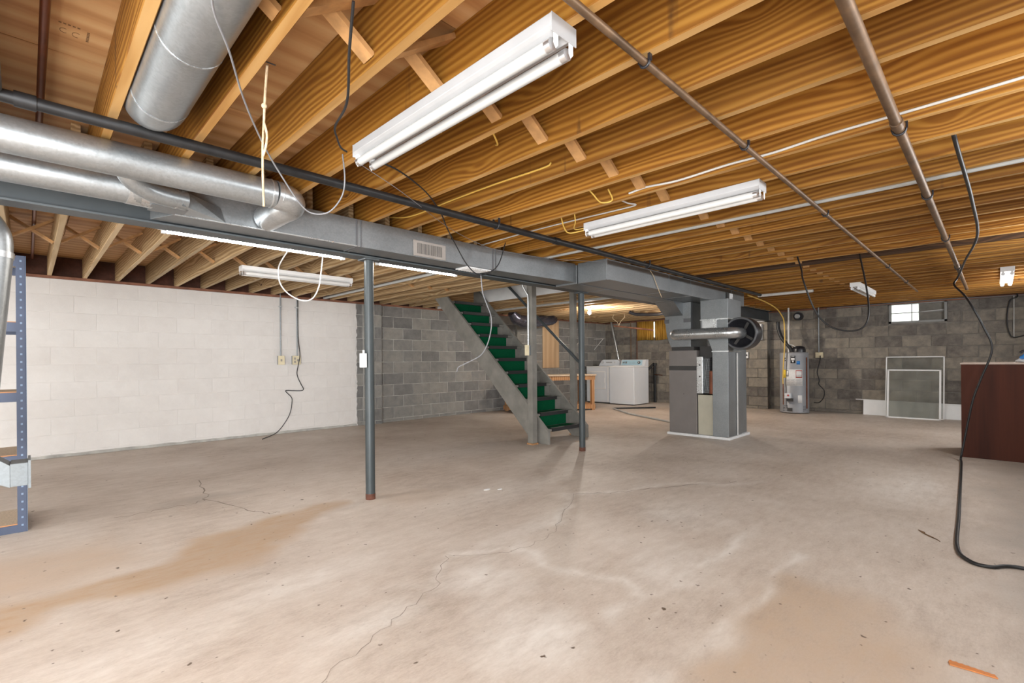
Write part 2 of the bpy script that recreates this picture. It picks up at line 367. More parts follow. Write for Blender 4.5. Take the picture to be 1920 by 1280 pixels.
for poly, k, w in [
    ([(-.9, 3.2), (-.09, 3.13), (.17, 3.14), (.51, 3.14), (.79, 3.48), (1.18, 3.64), (1.5, 3.71), (1.85, 3.55), (1.81, 3.44), (1.46, 3.39), (1.13, 3.0), (.85, 2.84), (.48, 2.79), (.2, 2.89), (.06, 2.91), (-.08, 2.76), (-.9, 2.7)], 0.95, 0.10),
    ([(-.6, 3.95), (-.03, 3.91), (.34, 3.88), (.48, 3.38), (.18, 3.22), (-.6, 3.16)], 0.55, 0.3),
    ([(2.36, .77), (2.58, .68), (2.61, .46), (2.5, .31), (2.2, .21), (1.6, .0), (1.2, .4), (1.57, .72), (1.87, .74)], 0.60, 0.16),
    ([(1.9, 3.35), (2.1, 3.1), (2.5, 3.0), (2.4, 3.2), (2.1, 3.5)], 0.3, 0.3)]:
    tan = np.maximum(tan, k * sm(poly_sd(jx, jy, poly), w))
pale = np.zeros_like(x)
for cx_, cy_, rx, ry, k in [(1.37, 1.32, .22, .28, .75), (1.58, 1.77, .26, .22, .7), (2.36, 1.22, .30, .2, .5), (3.24, 1.6, .35, .25, .5), (5.2, .54, .7, .25, .55), (1.0, 1.82, .25, .12, .6),  # long patch at the right: window reflection painted into the floor colour
                           (.94, 2.43, .4, .2, .45), (2.2, 2.1, .5, .12, .4), (2.7, 2.9, .7, .25, .35), (.2, 2.3, .5, .3, .4), (3.0, 4.5, .9, .4, .3), (6.5, 6.9, .9, .35, .5), (2.9, 1.1, .5, .06, .6)]:
    pale = np.maximum(pale, k * np.clip(1.25 - np.hypot((jx - cx_) / rx, (jy - cy_) / ry), 0, 1))
PALE_LINES = [([(1.635, 2.159), (2.0, 1.932), (2.453, 2.033), (3.115, 2.428)], .045, .8), ([(1.992, 1.895), (2.017, 1.552), (2.132, 1.34), (2.006, 1.162)], .05, .8), ([(1.72, 1.17), (2.247, 1.1), (2.905, 1.104)], .05, .75), ([(1.3, .76), (2.291, .746), (3.056, .71)], .035, .6), ([(1.1, 2.1), (1.367, 1.907), (1.635, 2.159)], .04, .5), ([(3.1, 2.43), (3.9, 1.95), (4.6, 1.5)], .05, .5), ([(2.1, 1.3), (2.7, 1.5), (3.4, 1.3)], .05, .4)]
for ln, w_, k_ in PALE_LINES:
    dd = np.full(x.shape, 1e9)
    for (ax, ay), (bx, by) in zip(ln, ln[1:]):
        ex, ey = bx - ax, by - ay; h_ = np.clip(((jx - ax) * ex + (jy - ay) * ey) / (ex * ex + ey * ey), 0, 1); dd = np.minimum(dd, np.hypot(jx - ax - ex * h_, jy - ay - ey * h_))
    pale = np.maximum(pale, k_ * np.exp(-(dd / w_) ** 2) * np.clip(.75 + .5 * wob(x, y, 9, 11), 0, 1))
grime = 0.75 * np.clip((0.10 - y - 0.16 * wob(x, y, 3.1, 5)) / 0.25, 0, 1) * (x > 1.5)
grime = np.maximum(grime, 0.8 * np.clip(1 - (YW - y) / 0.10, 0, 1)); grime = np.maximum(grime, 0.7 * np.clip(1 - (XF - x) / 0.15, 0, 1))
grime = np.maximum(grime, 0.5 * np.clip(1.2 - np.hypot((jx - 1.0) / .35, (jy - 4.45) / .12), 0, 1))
idx = np.arange(nx * ny).reshape(nx, ny)
q = np.stack([idx[:-1, :-1], idx[1:, :-1], idx[1:, 1:], idx[:-1, 1:]], -1).reshape(-1, 4)
me = bpy.data.meshes.new('floor'); me.from_pydata(np.stack([x, y, np.zeros_like(x)], 1).tolist(), [], q.tolist())
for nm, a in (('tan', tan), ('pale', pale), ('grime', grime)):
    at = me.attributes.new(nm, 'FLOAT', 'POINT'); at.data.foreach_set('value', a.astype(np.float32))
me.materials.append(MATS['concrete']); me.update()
floor = bpy.data.objects.new('floor', me); COL.objects.link(floor); struct(floor); floor['label'] = 'stained beige concrete basement floor'
# cracks: shallow ragged strips
def crack(pts, w, mat):
    P = smooth_path([(a, b, 0) for a, b in pts], 9); L, Rr = [], []
    for i, p in enumerate(P):
        d = (P[min(i + 1, len(P) - 1)] - P[max(i - 1, 0)]).normalized(); nrm = Vector((-d.y, d.x, 0)); j = random.uniform(-.022, .022)
        ww = w * random.uniform(.35, 1.0); L.append(p + nrm * (j + ww)); Rr.append(p + nrm * (j - ww))
    n = len(P); vs = [(a.x, a.y, .0012) for a in L] + [(a.x, a.y, .0012) for a in Rr]
    MB().add(vs, [(i, i + 1, n + i + 1, n + i) for i in range(n - 1)]).build('crack', mat, floor)
c1 = [(.35, 1.35), (.717, 1.617), (1.073, 1.786), (1.367, 1.907), (1.635, 2.159), (2.0, 1.932), (2.453, 2.033), (3.115, 2.428), (3.365, 2.208), (3.86, 1.95), (4.405, 1.607)]
crack(c1[:5], .0022, 'crack_dark'); crack(c1[4:8], .002, 'crack_dark'); crack(c1[7:], .005, 'crack_dark')
crack([(.425, 4.352), (.687, 4.375), (.995, 4.452), (1.103, 5.218)], .006, 'crack_dark'); crack([(.995, 4.452), (1.188, 3.756), (1.282, 3.657)], .006, 'crack_dark')

# ------------------------------------------------------------------ masonry walls, block by block
CH, BL = 0.2032, 0.4064
def block_proto(mat, proud_bevel):
    o = MB().box(-.5, .5, -.5, .5, -.5, .5)
    me = o.mesh('block', mat); bm = bmesh.new(); bm.from_mesh(me); bmesh.ops.scale(bm, vec=(.397, .05, .194), verts=bm.verts)
    bmesh.ops.bevel(bm, geom=bm.edges[:], offset=proud_bevel, segments=1, affect='EDGES'); bm.to_mesh(me); bm.free(); return me
PRO = {k: block_proto(k, b) for k, b in (('block_grey', .005), ('block_far', .005), ('block_white', .0022))}
def lay(wall, mat, u0, u1, phase, face, axis, z1, holes=(), z0=0.0, zoff=-.143):
    """running bond; axis 0: the wall runs along x and faces -y, axis 1: runs along y and faces -x"""
    k = 0
    while True:
        zb = zoff + k * CH; zt = zb + CH; k += 1
        if zb >= z1 - 0.01: break
        a, b = max(zb, z0), min(zt, z1)
        if b - a < 0.03: continue
        u = u0 - ((u0 - phase - (k % 2) * BL / 2) % BL)
        while u < u1 - 0.02:
            segs = [(max(u, u0), min(u + BL, u1))]
            for (h0, h1, hz0, hz1) in holes:
                if a < hz1 - .03 and b > hz0 + .03:
                    new = []
                    for s0, s1 in segs:
                        if s1 <= h0 or s0 >= h1: new.append((s0, s1)); continue
                        if h0 - s0 > .03: new.append((s0, h0))
                        if s1 - h1 > .03: new.append((h1, s1))
                    segs = new
            for s0, s1 in segs:
                if s1 - s0 < .04: continue
                o = bpy.data.objects.new('block', PRO[mat]); COL.objects.link(o); m = (s0 + s1) / 2
                g = 0.010 if mat != 'block_white' else .005
                o.scale = ((s1 - s0 - g) / .397, 1, (b - a - g) / .194)
                jit = random.uniform(-.0015, .0015) if mat != 'block_white' else 0
                if axis == 0: o.location = (m, face + .025 + jit, (a + b) / 2)
                else: o.location = (face + .025 + jit, m, (a + b) / 2); o.rotation_euler = (0, 0, math.pi / 2)
                o.parent = wall
            u += BL
PX = 3.955
wl = struct(MB().box(XR, PX, YW + .0022, YW + .25, 0, ZT).build('wall_left', 'mortar_white')); wl['label'] = 'white painted concrete block wall'
lay(wl, 'block_white', -1.3, PX, .394, YW, 0, ZT)
ws = struct(MB().box(PX, XF + .25, YW + .006, YW + .25, 0, ZT).build('wall_stair', 'mortar_grey')); ws['label'] = 'bare grey block wall behind the stairs'
lay(ws, 'block_grey', PX, XF, .394 - BL / 2 + .02, YW, 0, ZT)
# ragged edge of the white paint
rp = MB(); zz = 0.0
pts = []
while zz < ZT: pts.append((PX + random.uniform(.0, .022), zz)); zz += random.uniform(.02, .06)
rp.prism([(PX - .02, 0.0)] + pts + [(PX + .01, ZT), (PX - .02, ZT)], 1, YW - .004, YW + .01); rp.build('paint_edge', 'mortar_white', wl)
W1 = (.60, 1.41, 1.715, 2.5); W2 = (5.84, 6.66, 1.62, 2.5)
m = MB(); cuts = [YN - .3, W1[0], W1[1], W2[0], W2[1], YW + .25]
for i in range(5): m.box(XF + .007, XF + .25, cuts[i], cuts[i + 1], 0, ZT if i % 2 == 0 else (W1 if i == 1 else W2)[2])
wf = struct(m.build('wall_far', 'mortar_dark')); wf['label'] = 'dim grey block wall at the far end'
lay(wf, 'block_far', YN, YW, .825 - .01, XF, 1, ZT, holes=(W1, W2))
wn = MB()
for a, b, z0, z1 in ((XR, -3.4, 0, ZT), (-3.4, -.5, 2.04, ZT), (-.5, 1.98, 0, ZT), (1.98, 3.02, 0, 1.68), (1.98, 3.02, 2.05, ZT), (3.02, 4.98, 0, ZT), (4.98, 6.02, 0, 1.68), (4.98, 6.02, 2.05, ZT), (6.02, 8.48, 0, ZT), (8.48, 9.52, 0, 1.68), (8.48, 9.52, 2.05, ZT), (9.52, XF + .25, 0, ZT)): wn.box(a, b, YN - .25, YN, z0, z1)  # door and window gaps added for the fill lights
wn = struct(wn.build('wall_near', 'block_wall_painted'))
wr = struct(MB().box(XR - .25, XR, YN - .25, .45, 0, ZT).box(XR - .25, XR, 6.15, YW + .25, 0, ZT).build('wall_rear', 'block_wall_painted'))  # unseen doorway gap added for the rear fill light
# pilasters
pf = struct(MB().box(11.22, XF + .012, 3.47, 3.98, 0, 1.87).build('trim_1', 'mortar_dark')); pf['label'] = 'block pilaster under the beam on far wall'
lay(pf, 'block_far', 3.455, 3.995, 3.45, 11.205, 1, 1.875)
for o in [c for c in pf.children]: pass
pl = struct(MB().box(4.08, 4.38, 7.612, YW + .012, 0, ZT).build('trim_2', 'mortar_grey')); pl['label'] = 'narrow block pilaster beside the white painted wall'
lay(pl, 'block_grey', 4.065, 4.395, 4.06, 7.60, 0, ZT)
# sill plates, rim, dark base line
struct(MB().box(XR, XF, YW - .03, YW + .12, ZT, ZJ).build('trim_3', 'sill_wood'))
struct(MB().box(XF - .02, XF + .12, YN, YW, ZT, ZJ).build('trim_5', 'sill_wood'))
struct(MB().box(XR, XF + .25, YN - .2, YN + .1, ZT, ZJ).build('trim_6', 'sill_wood'))
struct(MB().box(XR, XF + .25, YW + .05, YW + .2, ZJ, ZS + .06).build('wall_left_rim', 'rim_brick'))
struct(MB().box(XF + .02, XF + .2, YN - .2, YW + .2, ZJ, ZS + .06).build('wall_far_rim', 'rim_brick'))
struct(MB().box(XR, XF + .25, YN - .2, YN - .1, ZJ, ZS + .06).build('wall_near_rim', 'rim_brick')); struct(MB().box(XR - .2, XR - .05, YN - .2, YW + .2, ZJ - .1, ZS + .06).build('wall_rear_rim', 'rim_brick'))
bl = []
xx = XR
while xx < PX: bl.append((xx, .034 + random.uniform(-.004, .006))); xx += random.uniform(.03, .12)
struct(MB().prism([(XR, 0)] + bl + [(PX, 0.03), (PX, 0)], 1, YW - .006, YW + .01).build('baseboard_left', 'mortar_grey'))['label'] = 'bare grey strip along the foot of the white wall'

# ------------------------------------------------------------------ ceiling: subfloor sheets, joists, bridging
c = MB(); c.box(XR - .2, HX0, YN - .2, YW + .2, ZS + .022, ZS + .06).box(HX1, XF + .2, YN - .2, YW + .2, ZS + .022, ZS + .06)
c.box(HX0, HX1, YN - .2, HY0, ZS + .022, ZS + .06).box(HX0, HX1, HY1, YW + .2, ZS + .022, ZS + .06)
ceil = struct(c.build('ceiling', 'plywood')); ceil['label'] = 'open wooden ceiling of joists under a plywood subfloor'
yb = [YN - .15, .22, 1.44, 2.66, HY0, 5.1, HY1, YW + .15]
for i in range(len(yb) - 1):
    xs = [XR - .1]; xx = -3.4 + (i % 2) * 1.22
    while xx < XF + .1: xs.append(xx); xx += 2.44
    xs.append(XF + .15)
    spans = []
    for a, b in zip(xs, xs[1:]):
        if yb[i] >= HY0 - .01 and yb[i + 1] <= HY1 + .01 and b > HX0 and a < HX1:
            if a < HX0 - .03: spans.append((a, HX0))
            if b > HX1 + .03: spans.append((HX1, b))
        else: spans.append((a, b))
    for a, b in spans: MB().box(a + .002, b - .002, yb[i] + .002, yb[i + 1] - .002, ZS, ZS + .02).build('subfloor_sheet', 'plywood', ceil)
stmp = MB()
for k in range(5): stmp.box(.088 + k * .013, .096 + k * .013, 2.42, 2.428, ZS - .0006, ZS)
for k in range(7): stmp.box(.168, .176, 2.43 + k * .011, 2.437 + k * .011, ZS - .0006, ZS)
stmp.tube([(.105 + .012 * math.cos(a), 2.475 + .016 * math.sin(a), ZS - .0003) for a in [1 + q_ * .3 for q_ in range(15)]], .0012, 4).tube([(.14 + .012 * math.cos(a), 2.48 + .018 * math.sin(a), ZS - .0003) for a in [1.2 + q_ * .3 for q_ in range(15)]], .0012, 4)
stmp.build('mill_stamp', 'leaf_brown', ceil)
JT, SP = .038, .3048
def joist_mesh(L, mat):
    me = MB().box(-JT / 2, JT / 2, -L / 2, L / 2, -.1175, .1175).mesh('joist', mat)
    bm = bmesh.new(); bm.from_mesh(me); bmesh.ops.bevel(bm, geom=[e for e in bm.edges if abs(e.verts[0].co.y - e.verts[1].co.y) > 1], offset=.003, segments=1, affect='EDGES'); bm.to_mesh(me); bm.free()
    me.materials.append(MATS[{'lumber': 'lumber_lit_edge', 'lumber_dark': 'lumber_dark'}.get(mat, 'strip_lit_edge')])     # narrow sawn edges paler than faces: light from below put into the colour
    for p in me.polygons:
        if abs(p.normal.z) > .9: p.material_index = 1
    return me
JM = {}
def joist(xe, y0, y1, mat='lumber', dx=0.0):
    L = (round(y1 - y0, 3), mat)
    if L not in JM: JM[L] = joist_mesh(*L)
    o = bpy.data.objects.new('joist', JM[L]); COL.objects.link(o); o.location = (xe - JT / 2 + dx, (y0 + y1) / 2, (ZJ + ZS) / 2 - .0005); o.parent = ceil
NEAR0, FARO = 2.104 - 20 * SP, .205 - 14 * SP
near_edges = [NEAR0 + i * SP for i in range(52) if XR < NEAR0 + i * SP < XF + .02]
far_edges = [FARO + i * SP for i in range(56) if XR < FARO + i * SP < XF + .02]
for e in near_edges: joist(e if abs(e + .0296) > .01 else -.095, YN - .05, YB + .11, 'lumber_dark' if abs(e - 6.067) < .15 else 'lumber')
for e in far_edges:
    if HX0 - .02 < e < HX1 + .03: joist(e, HY1 + .04, YW + .045, 'lumber_strip_lit')
    else: joist(e, YB - .10, YW + .045, 'lumber_strip_lit')
joist(HX0 - .002, YB - .10, YW + .045, 'lumber_strip_lit'); joist(HX1 + .040, YB - .10, YW + .045, 'lumber_strip_lit')
for ya in (HY0 - .038, HY1): MB().box(HX0, HX1, ya, ya + .038, ZJ + .001, ZS).build('header', 'lumber_x', ceil)
def brace(e0, e1, yc):
    """two crossed sticks between two joists"""
    x0, x1 = e0 + .001, e1 - JT - .001
    for k, (za, zb_) in enumerate(((ZJ + .03, ZS - .025), (ZS - .025, ZJ + .03))):
        MB().bar((x0, yc + (k - .5) * .066, za), (x1, yc + (k - .5) * .066, zb_), .019, .060, (0, 1, 0)).build('bridging', 'brace_wood', ceil)
for edges, yc in ((near_edges, 1.50), (far_edges, 5.74)):
    for a, b in zip(edges, edges[1:]):
        if a < -1.2: continue
        if yc > 3 and b > HX0 - .1 and a < HX1 + .05: continue
        brace(a, b, yc)

# stairwell shaft above the opening
s = MB(); s.box(HX1 - .012, HX1 + .0, HY0, HY1 + 1.2, ZJ - .005, 4.5).box(HX0 - .0, HX0 + .012, HY0, HY1 + 1.2, ZS, 4.5)
s.box(HX0, HX1, HY0, HY0 + .012, ZS, 4.5).box(HX0, HX1, HY1 + 1.19, HY1 + 1.2, 2.4, 4.5).box(HX0 - .05, HX1 + .05, HY0 - .05, HY1 + 1.25, 4.5, 4.55)
struct(s.build('wall_stairwell', 'drywall'))['label'] = 'white stairwell wall above the staircase'

# windows in the far wall
def window(name, h, panes, label):
    w = bpy.data.objects.new(name, None); COL.objects.link(w); w.location = (XF, (h[0] + h[1]) / 2, h[2]); struct(w); w['label'] = label
    z1 = ZT + .02; f = MB(); x0, x1 = XF - .012, XF + .07; b = .035
    f.box(x0, x1, h[0], h[0] + b, h[2], z1).box(x0, x1, h[1] - b, h[1], h[2], z1).box(x0, x1, h[0], h[1], h[2], h[2] + b).box(x0, x1, h[0], h[1], z1 - b, z1)
    f.build('window_frame', 'window_frame_grey', w); return w
w1 = window('window_1', W1, None, 'small basement window with one bright pane')
MB().box(XF + .02, XF + .045, .97, .985, 1.75, 2.06).box(XF + .02, XF + .045, 1.075, 1.088, 1.75, 2.06).box(XF + .015, XF + .05, .64, 1.375, 1.895, 1.908).build('window_bar', 'window_frame_grey', w1)
for a, b in ((.985, 1.075), (1.088, 1.375)):
    for z0, z1 in ((1.75, 1.895), (1.908, 2.055)): MB().box(XF + .03, XF + .034, a, b, z0, z1).build('pane', 'window_glass', w1)
MB().box(XF + .05, XF + .07, .635, .975, 1.75, 2.06).build('cover_board', 'dusty_board', w1); MB().bar((XF + .04, .64, 1.925), (XF + .04, .975, 1.905), .012, .012).build('batten', 'cable_white', w1)
struct(MB().box(XF + .25, XF + .5, 1.5, 1.55, 1.6, 2.3).box(XF + .25, XF + .6, .5, 1.5, 1.55, 1.68).build('window_1_well', 'mortar_white'))
w2 = window('window_2', W2, None, 'basement window behind the yellow curtains')
MB().box(XF + .03, XF + .034, 5.875, 6.625, 1.655, 2.055).build('pane', 'window_glass', w2)
def curtain(y0, y1, label):
    vs, fs = [], []; nn = 46
    for i in range(nn + 1):
        u = y0 + (y1 - y0) * i / nn; d = .012 * math.sin(u * 95) + .006 * math.sin(u * 41)
        for z in (1.585 + .01 * math.sin(u * 9), 1.8, 2.075): vs.append((XF - .045 + d, u, z))
    for i in range(nn):
        for k in range(2): fs.append((i * 3 + k, i * 3 + k + 1, i * 3 + k + 4, i * 3 + k + 3))
    o = MB().add(vs, fs, True).build('curtain', 'curtain_cloth'); so = o.modifiers.new('cloth', 'SOLIDIFY'); so.thickness = .002; return tag(o, label, 'curtain')
curtain(6.195, 6.67, 'yellow curtain panel left of the bright slit'); curtain(5.80, 6.175, 'yellow curtain panel right of the bright slit, beside the furnace')

# ------------------------------------------------------------------ beam and posts
bm_ = MB().box(XR - .1, XF + .1, YB - .068, YB + .068, 1.885, 1.897).box(XR - .1, XF + .1, YB - .005, YB + .005, 1.897, 2.088).box(XR - .1, XF + .1, YB - .068, YB + .068, 2.088, 2.0995)
tag(bm_.build('steel_beam', 'beam_paint', bevel=.002), 'long grey painted steel beam under the joists', 'beam')
def post(x, label):
    p = thing('support_post', label, 'post', (x, YB, 0), 'steel posts under the beam')
    MB().cyl((x, YB, .01), (x, YB, 1.873), .0365, 28).build('pole', 'post_paint', p); MB().box(x - .06, x + .06, YB - .06, YB + .06, 1.873, 1.885).build('cap_plate', 'beam_paint', p)
    MB().cyl((x, YB, 0), (x, YB, .045), .0375, 28).build('rusty_foot', 'rust', p, label='rusted foot of the post'); return p
post(1.905, 'grey steel post in the open floor before the white wall'); post(4.668, 'grey steel post beside the foot of the stairs')
t_ = thing('wall_switch', 'small white switch box strapped to the nearest steel post', 'switch', (1.84, 3.46, 1.03))
MB().box(1.825, 1.862, 3.450, 3.500, 1.035, 1.145).build('cover', 'white_enamel', t_, .003); MB().cyl((1.845, 3.47, 1.145), (1.845, 3.47, 1.17), .008).build('connector', 'white_enamel', t_)
def woodpost(x0, x1, y0, y1, ztop, label):
    p = thing('stair_post', label, 'post', ((x0 + x1) / 2, (y0 + y1) / 2, 0)); MB().box(x0, x1, y0, y1, .02, ztop).build('timber', 'stair_paint', p, .003)
    MB().box(x0 - .008, x1 + .008, y0 - .008, y1 + .008, 0, .02).build('foot_block', 'bench_pine', p)
woodpost(4.555, 4.643, 4.185, 4.273, 2.33, 'grey painted wooden post with a light switch at left of stairs'); woodpost(5.572, 5.640, 4.300, 4.382, 2.33, 'grey painted wooden post at the far side of the stairs')

# ------------------------------------------------------------------ stairs
SX0, SX1 = 4.70, 5.565
st = thing('staircase', 'grey wooden staircase with green carpeted steps', 'stairs', (5.13, 4.1, 0))
def sz(y_): return .185 + (y_ - 4.10) * .925
for x0, x1 in ((SX0, SX0 + .038), (SX1 - .038, SX1)):
    a, b = 4.05, 6.46
    MB().prism([(a, 0), (a, sz(a) + .03), (b, sz(b) + .03), (b, sz(b) - .27), (4.05 + .27, 0)], 0, x0, x1).build('stringer', 'stair_paint', st, .003)
for i in range(1, 12):
    ny_, z = 4.10 + .2 * (i - 1), .185 * i; x0, x1 = SX0 + .038, SX1 - .038
    td = MB().box(x0, x1, ny_, ny_ + .235, z - .03, z).build('tread', 'stair_paint', st, .003)
    g0, g1 = x0 + .10, x1 - .13
    MB().box(g0, g1, ny_ + .03, ny_ + .2, z, z + .008).build('carpet', 'carpet_green', td)
    MB().box(g0 - .01, g1 + .01, ny_ - .012, ny_ + .035, z - .035, z + .011).build('nosing', 'black_rubber', td)
    if i > 1:
        rs = MB().box(x0, x1, ny_ + .03, ny_ + .045, z - .185, z - .03).build('riser', 'stair_paint', st)
        MB().box(g0, g1, ny_ + .018, ny_ + .030, z - .178, z - .034).build('carpet', 'carpet_green', rs)
hr = MB().tube([(5.545, 4.10, .975), (5.545, 5.62, 2.30)], .021, 10)
h = thing('handrail', 'dark pipe handrail along the far side of the stairs', 'handrail', (5.55, 4.15, 1.0)); hr.build('rail', 'beam_paint', h); MB().ball((5.545, 4.10, .975), .025).build('rail_end', 'black_plastic', h)
# light switch and conduit on the near stair post
sw = thing('light_switch', 'ivory light switch with metal conduit on stair post', 'switch', (4.54, 4.20, 1.15))
MB().box(4.515, 4.555, 4.205, 4.265, 1.15, 1.275).build('box', 'galvanized_dull', sw, .002); MB().box(4.508, 4.516, 4.20, 4.272, 1.145, 1.28).build('cover_plate', 'ivory_plastic', sw, .002)
MB().box(4.500, 4.510, 4.231, 4.241, 1.20, 1.225).build('toggle', 'ivory_plastic', sw); MB().tube(smooth_path([(4.538, 4.236, 1.275), (4.538, 4.236, 1.85), (4.53, 4.243, 1.93), (4.50, 4.285, 2.03), (4.49, 4.29, 2.099)], 5), .011, 12).build('conduit', 'galvanized_bright', sw)

# ------------------------------------------------------------------ rectangular ductwork
def duct(name, x0, x1, y0, y1, z0, z1, mat, label, seams=()):
    d = thing(name, label, 'duct', ((x0 + x1) / 2, (y0 + y1) / 2, z0)); MB().box(x0, x1, y0, y1, z0, z1).build('duct_body', mat, d, .003)
    for sx_ in seams:
        MB().box(sx_ - .012, sx_ + .012, y0 - .004, y1, z0 - .004, z1 - .001).build('seam_band', mat, d)
    return d
d = thing('trunk_duct', 'long narrow galvanized trunk duct along the beam', 'duct', (2.3, 3.3, 1.9))
MB().prism([(.50, 3.41), (.58, 3.215), (3.05, 3.215), (4.1, 3.14), (4.1, 3.41)], 2, 1.902, 2.097).build('duct_body', 'galvanized_dull', d, .002)
for sx_ in (1.68, 3.0): MB().box(sx_ - .022, sx_ - .014, 3.208, 3.41, 1.897, 2.09).box(sx_ + .014, sx_ + .02, 3.209, 3.41, 1.898, 2.09).build('seam_band', 'tape_grey', d)
MB().box(.58, 1.66, 3.2, 3.216, 1.899, 1.904).build('bottom_lip', 'galvanized_bright', d)
r = thing('wall_register', 'beige two part register on the front of the trunk duct', 'vent', (2.29, 3.2, 1.905))
MB().box(2.135, 2.445, 3.205, 3.2145, 1.908, 2.03).build('frame', 'register_beige', r, .002)
for a in (2.17, 2.295):
    g = MB().box(a, a + .11, 3.2025, 3.206, 1.928, 2.01).build('grille', 'slot_dark', r)
    b_ = MB(); [b_.box(a + .004 + k * .0118, a + .009 + k * .0118, 3.2005, 3.203, 1.928, 2.01) for k in range(9)]; b_.build('fin', 'register_beige', g)
r = thing('ceiling_register', 'white register on the underside of the trunk duct', 'vent', (2.83, 3.3, 1.895))
MB().box(2.70, 2.98, 3.235, 3.40, 1.893, 1.9015).build('frame', 'white_enamel', r, .002); b_ = MB(); [b_.box(2.72 + k * .03, 2.735 + k * .03, 3.25, 3.385, 1.888, 1.8935) for k in range(8)]; b_.build('louvres', 'paper_white', r)
duct('return_duct', 4.105, 7.84, 2.75, 3.11, 1.888, 2.097, 'galvanized_dull', 'wide galvanized return duct nearest the camera above the furnace', (4.12, 5.42, 6.0, 7.35))
duct('supply_duct', 4.105, 7.35, 3.125, 3.415, 1.884, 2.085, 'galvanized_dull', 'galvanized supply duct running behind the return duct', (4.7, 6.2))
cb_ = thing('control_box', 'small white control box on the end of the return duct', 'box', (7.25, 2.74, 1.93)); MB().box(7.18, 7.30, 2.715, 2.745, 1.945, 2.03).build('cover', 'paper_white', cb_, .003); MB().box(7.13, 7.18, 2.72, 2.745, 1.95, 2.035).build('bracket', 'slot_dark', cb_); MB().cyl((7.27, 2.715, 1.965), (7.27, 2.71, 1.965), .006).build('knob', 'black_plastic', cb_)

# ------------------------------------------------------------------ furnace
fx = 6.60
F = thing('furnace', 'tall taupe furnace cabinet with a beige lower panel', 'furnace', (7.0, 3.0, 0))
MB().box(fx + .01, 7.3, 2.955, 3.36, .035, 1.205).build('cabinet', 'taupe_steel', F, .004)
MB().box(fx - .004, fx + .012, 2.955, 3.36, .985, 1.205).build('upper_panel', 'taupe_steel', F, .003); MB().box(fx - .002, fx + .012, 2.955, 3.362, .925, .985).build('dark_band', 'slot_dark', F)
MB().box(fx - .006, fx + .012, 2.955, 3.36, .035, .925).build('lower_panel', 'taupe_steel', F, .003); MB().cyl((fx - .008, 3.14, .59), (fx - .004, 3.14, .59), .006).build('screw', 'black_plastic', F)
MB().box(fx + .10, 7.28, 2.735, 2.95, .6, 1.26).build('dark_recess', 'slot_dark', F); MB().box(fx + .02, 7.25, 2.70, 2.945, .035, .585).build('beige_panel', 'beige_steel', F, .003)
MB().box(fx - .01, fx + .1, 2.865, 2.95, .605, 1.115).build('coil_end', 'galvanized_bright', F, .003)
b_ = MB(); [b_.box(fx + .015, fx + .11, 2.78, 2.864, .615 + k * .0155, .621 + k * .0155) for k in range(31)]; b_.build('coil_fins', 'galvanized_dull', F)
MB().box(fx + .06, fx + .12, 2.782, 2.862, .61, 1.10).build('coil_core', 'slot_dark', F); MB().bar((fx + .008, 2.86, .64), (fx + .008, 2.80, 1.08), .012, .006).bar((fx + .008, 2.80, .64), (fx + .008, 2.86, 1.08), .012, .006).build('coil_brace', 'galvanized_dull', F)
MB().box(fx - .004, fx + .05, 2.735, 2.778, .60, .92).build('copper_header', 'copper_dark', F, .006)
for z_, y_ in ((1.0, 2.905), (.84, 2.905)): MB().cyl((fx - .013, y_, z_), (fx - .008, y_, z_), .012, 10).build('bolt', 'slot_dark', F)
MB().box(fx - .035, 7.31, 2.495, 3.385, 0, .034).build('base_pad', 'paper_white', F, .004)
# supply plenum on the furnace
P_ = thing('supply_plenum', 'galvanized supply plenum on top of the taupe furnace', 'duct', (6.9, 3.2, 1.21))
MB().prism([(3.02, 1.255), (3.315, 1.255), (3.375, 1.40), (3.405, 1.62), (3.405, 1.884), (3.02, 1.884)], 0, fx - .035, 7.28).build('plenum_body', 'galvanized_dull', P_, .003)
MB().box(fx + .02, 7.27, 3.0, 3.33, 1.206, 1.256).build('black_collar', 'slot_dark', P_)
MB().prism([(6.28, 1.884), (fx - .035, 1.884), (fx - .035, 1.70)], 1, 3.13, 3.41).build('angled_takeoff', 'galvanized_dull', P_)
for a, b in ((3.02, 3.12), (3.34, 3.41)): MB().box(fx - .042, fx - .034, a, b, 1.60, 1.655).build('tape_patch', 'tape_grey', P_)
MB().box(fx - .039, fx - .034, 3.1, 3.36, 1.626, 1.634).build('seam', 'galvanized_dull', P_)
# return drop
Q = thing('return_drop', 'galvanized return air duct dropping to the floor beside the furnace', 'duct', (6.8, 2.62, 0))
MB().prism([(2.515, .036), (2.725, .036), (2.725, 1.19), (2.775, 1.33), (2.885, 1.42), (2.885, 1.888), (2.515, 1.888)], 0, fx - .02, 7.05).build('duct_body', 'galvanized_dull', Q, .003)
MB().box(fx - .026, 7.055, 2.508, 2.892, 1.612, 1.626).build('seam', 'galvanized_bright', Q); MB().box(fx - .026, 7.055, 2.508, 2.732, 1.176, 1.19).build('seam', 'galvanized_bright', Q); MB().box(7.05, 7.28, 2.53, 2.735, .036, 1.5).build('side_duct', 'galvanized_dull', Q, .003)
MB().box(fx - .024, fx - .018, 2.66, 2.86, 1.50, 1.61).build('bright_patch', 'galvanized_bright', Q)
